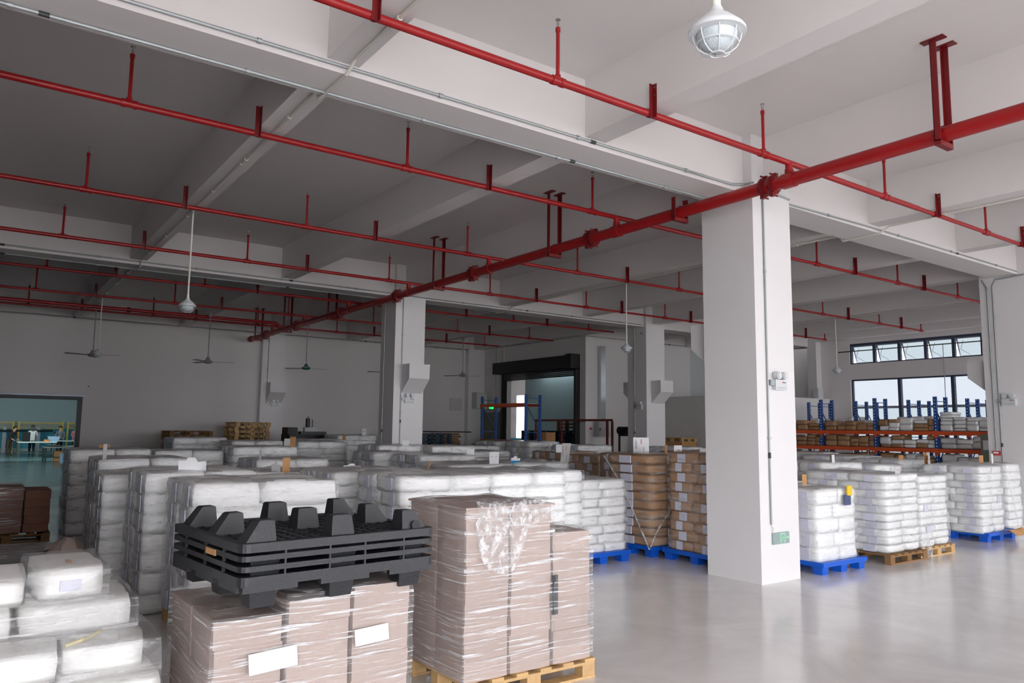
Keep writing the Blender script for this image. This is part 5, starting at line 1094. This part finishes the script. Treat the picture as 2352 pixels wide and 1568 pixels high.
def person(label, loc, facing, lean, shirt, pants, hairstyle='short', sit=False, arms='forward'):
    """one continuous skinned body; facing is the heading angle, lean the forward bend of the trunk"""
    me = bpy.data.meshes.new('body'); V = []; E = []; Rr = []
    def v(p, r, par=None):
        V.append(p); Rr.append(r)
        if par is not None: E.append((par, len(V)-1))
        return len(V)-1
    hip = 0.88 if not sit else 0.5
    def trunk(h, off=0, side=0): return (math.sin(lean)*h+math.cos(lean)*off, side, hip+math.cos(lean)*h-math.sin(lean)*off)
    pel = v((0, 0, hip), (0.15, 0.12)); wst = v(trunk(0.2), (0.13, 0.1), pel); ch = v(trunk(0.42), (0.155, 0.11), wst); nk = v(trunk(0.58), (0.06, 0.06), ch)
    hl = lean*0.8
    hd0 = v((trunk(0.62)[0]+0.02, 0, trunk(0.62)[2]+0.02), (0.075, 0.075), nk); hd1 = v((trunk(0.7)[0]+0.03, 0, trunk(0.7)[2]+0.05), (0.095, 0.085), hd0); v((trunk(0.78)[0]+0.02, 0, trunk(0.78)[2]+0.07), (0.07, 0.07), hd1)
    for s_ in (-1, 1):
        sh = v(trunk(0.5, 0, 0.19*s_), (0.062, 0.06), ch)
        if arms == 'forward': e = v(trunk(0.26, 0.12, 0.24*s_), (0.045, 0.045), sh); h = v(trunk(0.2, 0.36, 0.16*s_), (0.034, 0.034), e)
        else: e = v(trunk(0.24, -0.02, 0.25*s_), (0.045, 0.045), sh); h = v(trunk(0.1, 0.18, 0.18*s_), (0.034, 0.034), e)
        hp = v((h and V[h][0]+0.07, 0.15*s_, V[h][2]-0.02), (0.03, 0.02), h)
        for f_ in (-1, 0, 1): v((V[hp][0]+0.06, V[hp][1]+0.018*f_, V[hp][2]-0.02), (0.009, 0.009), hp)
        if sit: kn = v((0.42, 0.12*s_, hip-0.02), (0.075, 0.075), pel); an = v((0.42, 0.12*s_, 0.09), (0.045, 0.045), kn)
        else: th = v((0, 0.09*s_, hip-0.08), (0.1, 0.1), pel); kn = v((0.02, 0.1*s_, 0.48), (0.07, 0.07), th); an = v((0, 0.1*s_, 0.09), (0.045, 0.045), kn)
        v((V[an][0]+0.15, V[an][1], 0.04), (0.04, 0.035), an)
    me.from_pydata(V, E, []); ob = bpy.data.objects.new('body_tmp', me); COL.objects.link(ob)
    md = ob.modifiers.new('skin', 'SKIN'); 
    for i, r_ in enumerate(Rr): me.skin_vertices[0].data[i].radius = r_ if isinstance(r_, tuple) else (r_, r_)
    for i in range(len(V)): me.skin_vertices[0].data[i].use_root = (i == 0)
    md2 = ob.modifiers.new('sub', 'SUBSURF'); md2.levels = 1; md2.render_levels = 1
    dg = bpy.context.evaluated_depsgraph_get(); ev = ob.evaluated_get(dg); m2 = bpy.data.meshes.new_from_object(ev); bpy.data.objects.remove(ob)
    m2.materials.clear()
    for n_ in (shirt, pants, 'skin', 'black_steel'): m2.materials.append(MATS[n_])
    nkz = trunk(0.57)[2]
    for p in m2.polygons:
        p.use_smooth = True; c = p.center
        hgt = (c.x*math.sin(lean)+(c.z-hip)*math.cos(lean))
        fw = c.x*math.cos(lean)-(c.z-hip)*math.sin(lean)
        if c.z < 0.09: i = 3
        elif hgt > 0.575 and abs(c.y) < 0.13: i = 2
        elif fw > 0.27 and abs(c.y) > 0.08 and c.z > hip-0.1: i = 2
        elif c.z < hip+0.02 and hgt < 0.05: i = 1
        else: i = 0
        p.material_index = i
    t = bpy.data.objects.new('person', m2); COL.objects.link(t); t.location = loc; t.rotation_euler = (0, 0, facing); tag(t, label, 'person'); ORG[t.name] = (0, 0, 0)
    hx, hz = trunk(0.72)[0]+0.01, trunk(0.72)[2]+0.07
    hb = MB().lathe((hx-0.02, 0, hz-0.05), [(0.02, -0.06), (0.08, -0.03), (0.105, 0.03), (0.1, 0.08), (0.06, 0.12), (0.01, 0.135)], 14)
    if hairstyle == 'long': hb.frus(hx-0.15, hx-0.06, -0.06, 0.06, hz-0.28, hx-0.14, hx-0.03, -0.09, 0.09, hz)
    put('hair', hb.mesh('hair', 'hair', True), t, (0, 0, 0))
    fc = MB().cyl((hx+0.095, 0, hz-0.05), (hx+0.12, 0, hz-0.06), 0.016, 6, 0.01); put('nose', fc.mesh('nose', 'skin'), t, (0, 0, 0))
    for s_ in (-1, 1): put('eye', MB().box((hx+0.095, 0.032*s_, hz-0.02), (0.012, 0.02, 0.01)).mesh('eye', 'hair'), t, (0, 0, 0))
    put('mouth', MB().box((hx+0.088, 0, hz-0.095), (0.012, 0.04, 0.008)).mesh('mouth', 'cloth_pink'), t, (0, 0, 0))
    return t
person('worker in a dark striped top leaning over the work table', (-51.7, 1.95, 0), 0.75, 0.45, 'cloth_dark', 'cloth_brown')
person('worker in a white shirt standing with the back to the hall', (-51.9, 3.05, 0), math.pi, 0.08, 'cloth_white', 'cloth_black', 'long', arms='forward')
person('worker in white sitting at the table near the door frame', (-55.6, 4.35, 0.0), math.pi*0.5, 0.25, 'cloth_white', 'cloth_grey', sit=True)
person('worker in grey bending over beside the blue tub', (-53.6, 4.55, 0), 0.0, 0.35, 'cloth_grey', 'cloth_black')
person('worker in pink partly behind the bending one in grey', (-53.7, 5.35, 0), 0.3, 0.2, 'cloth_pink', 'cloth_grey')
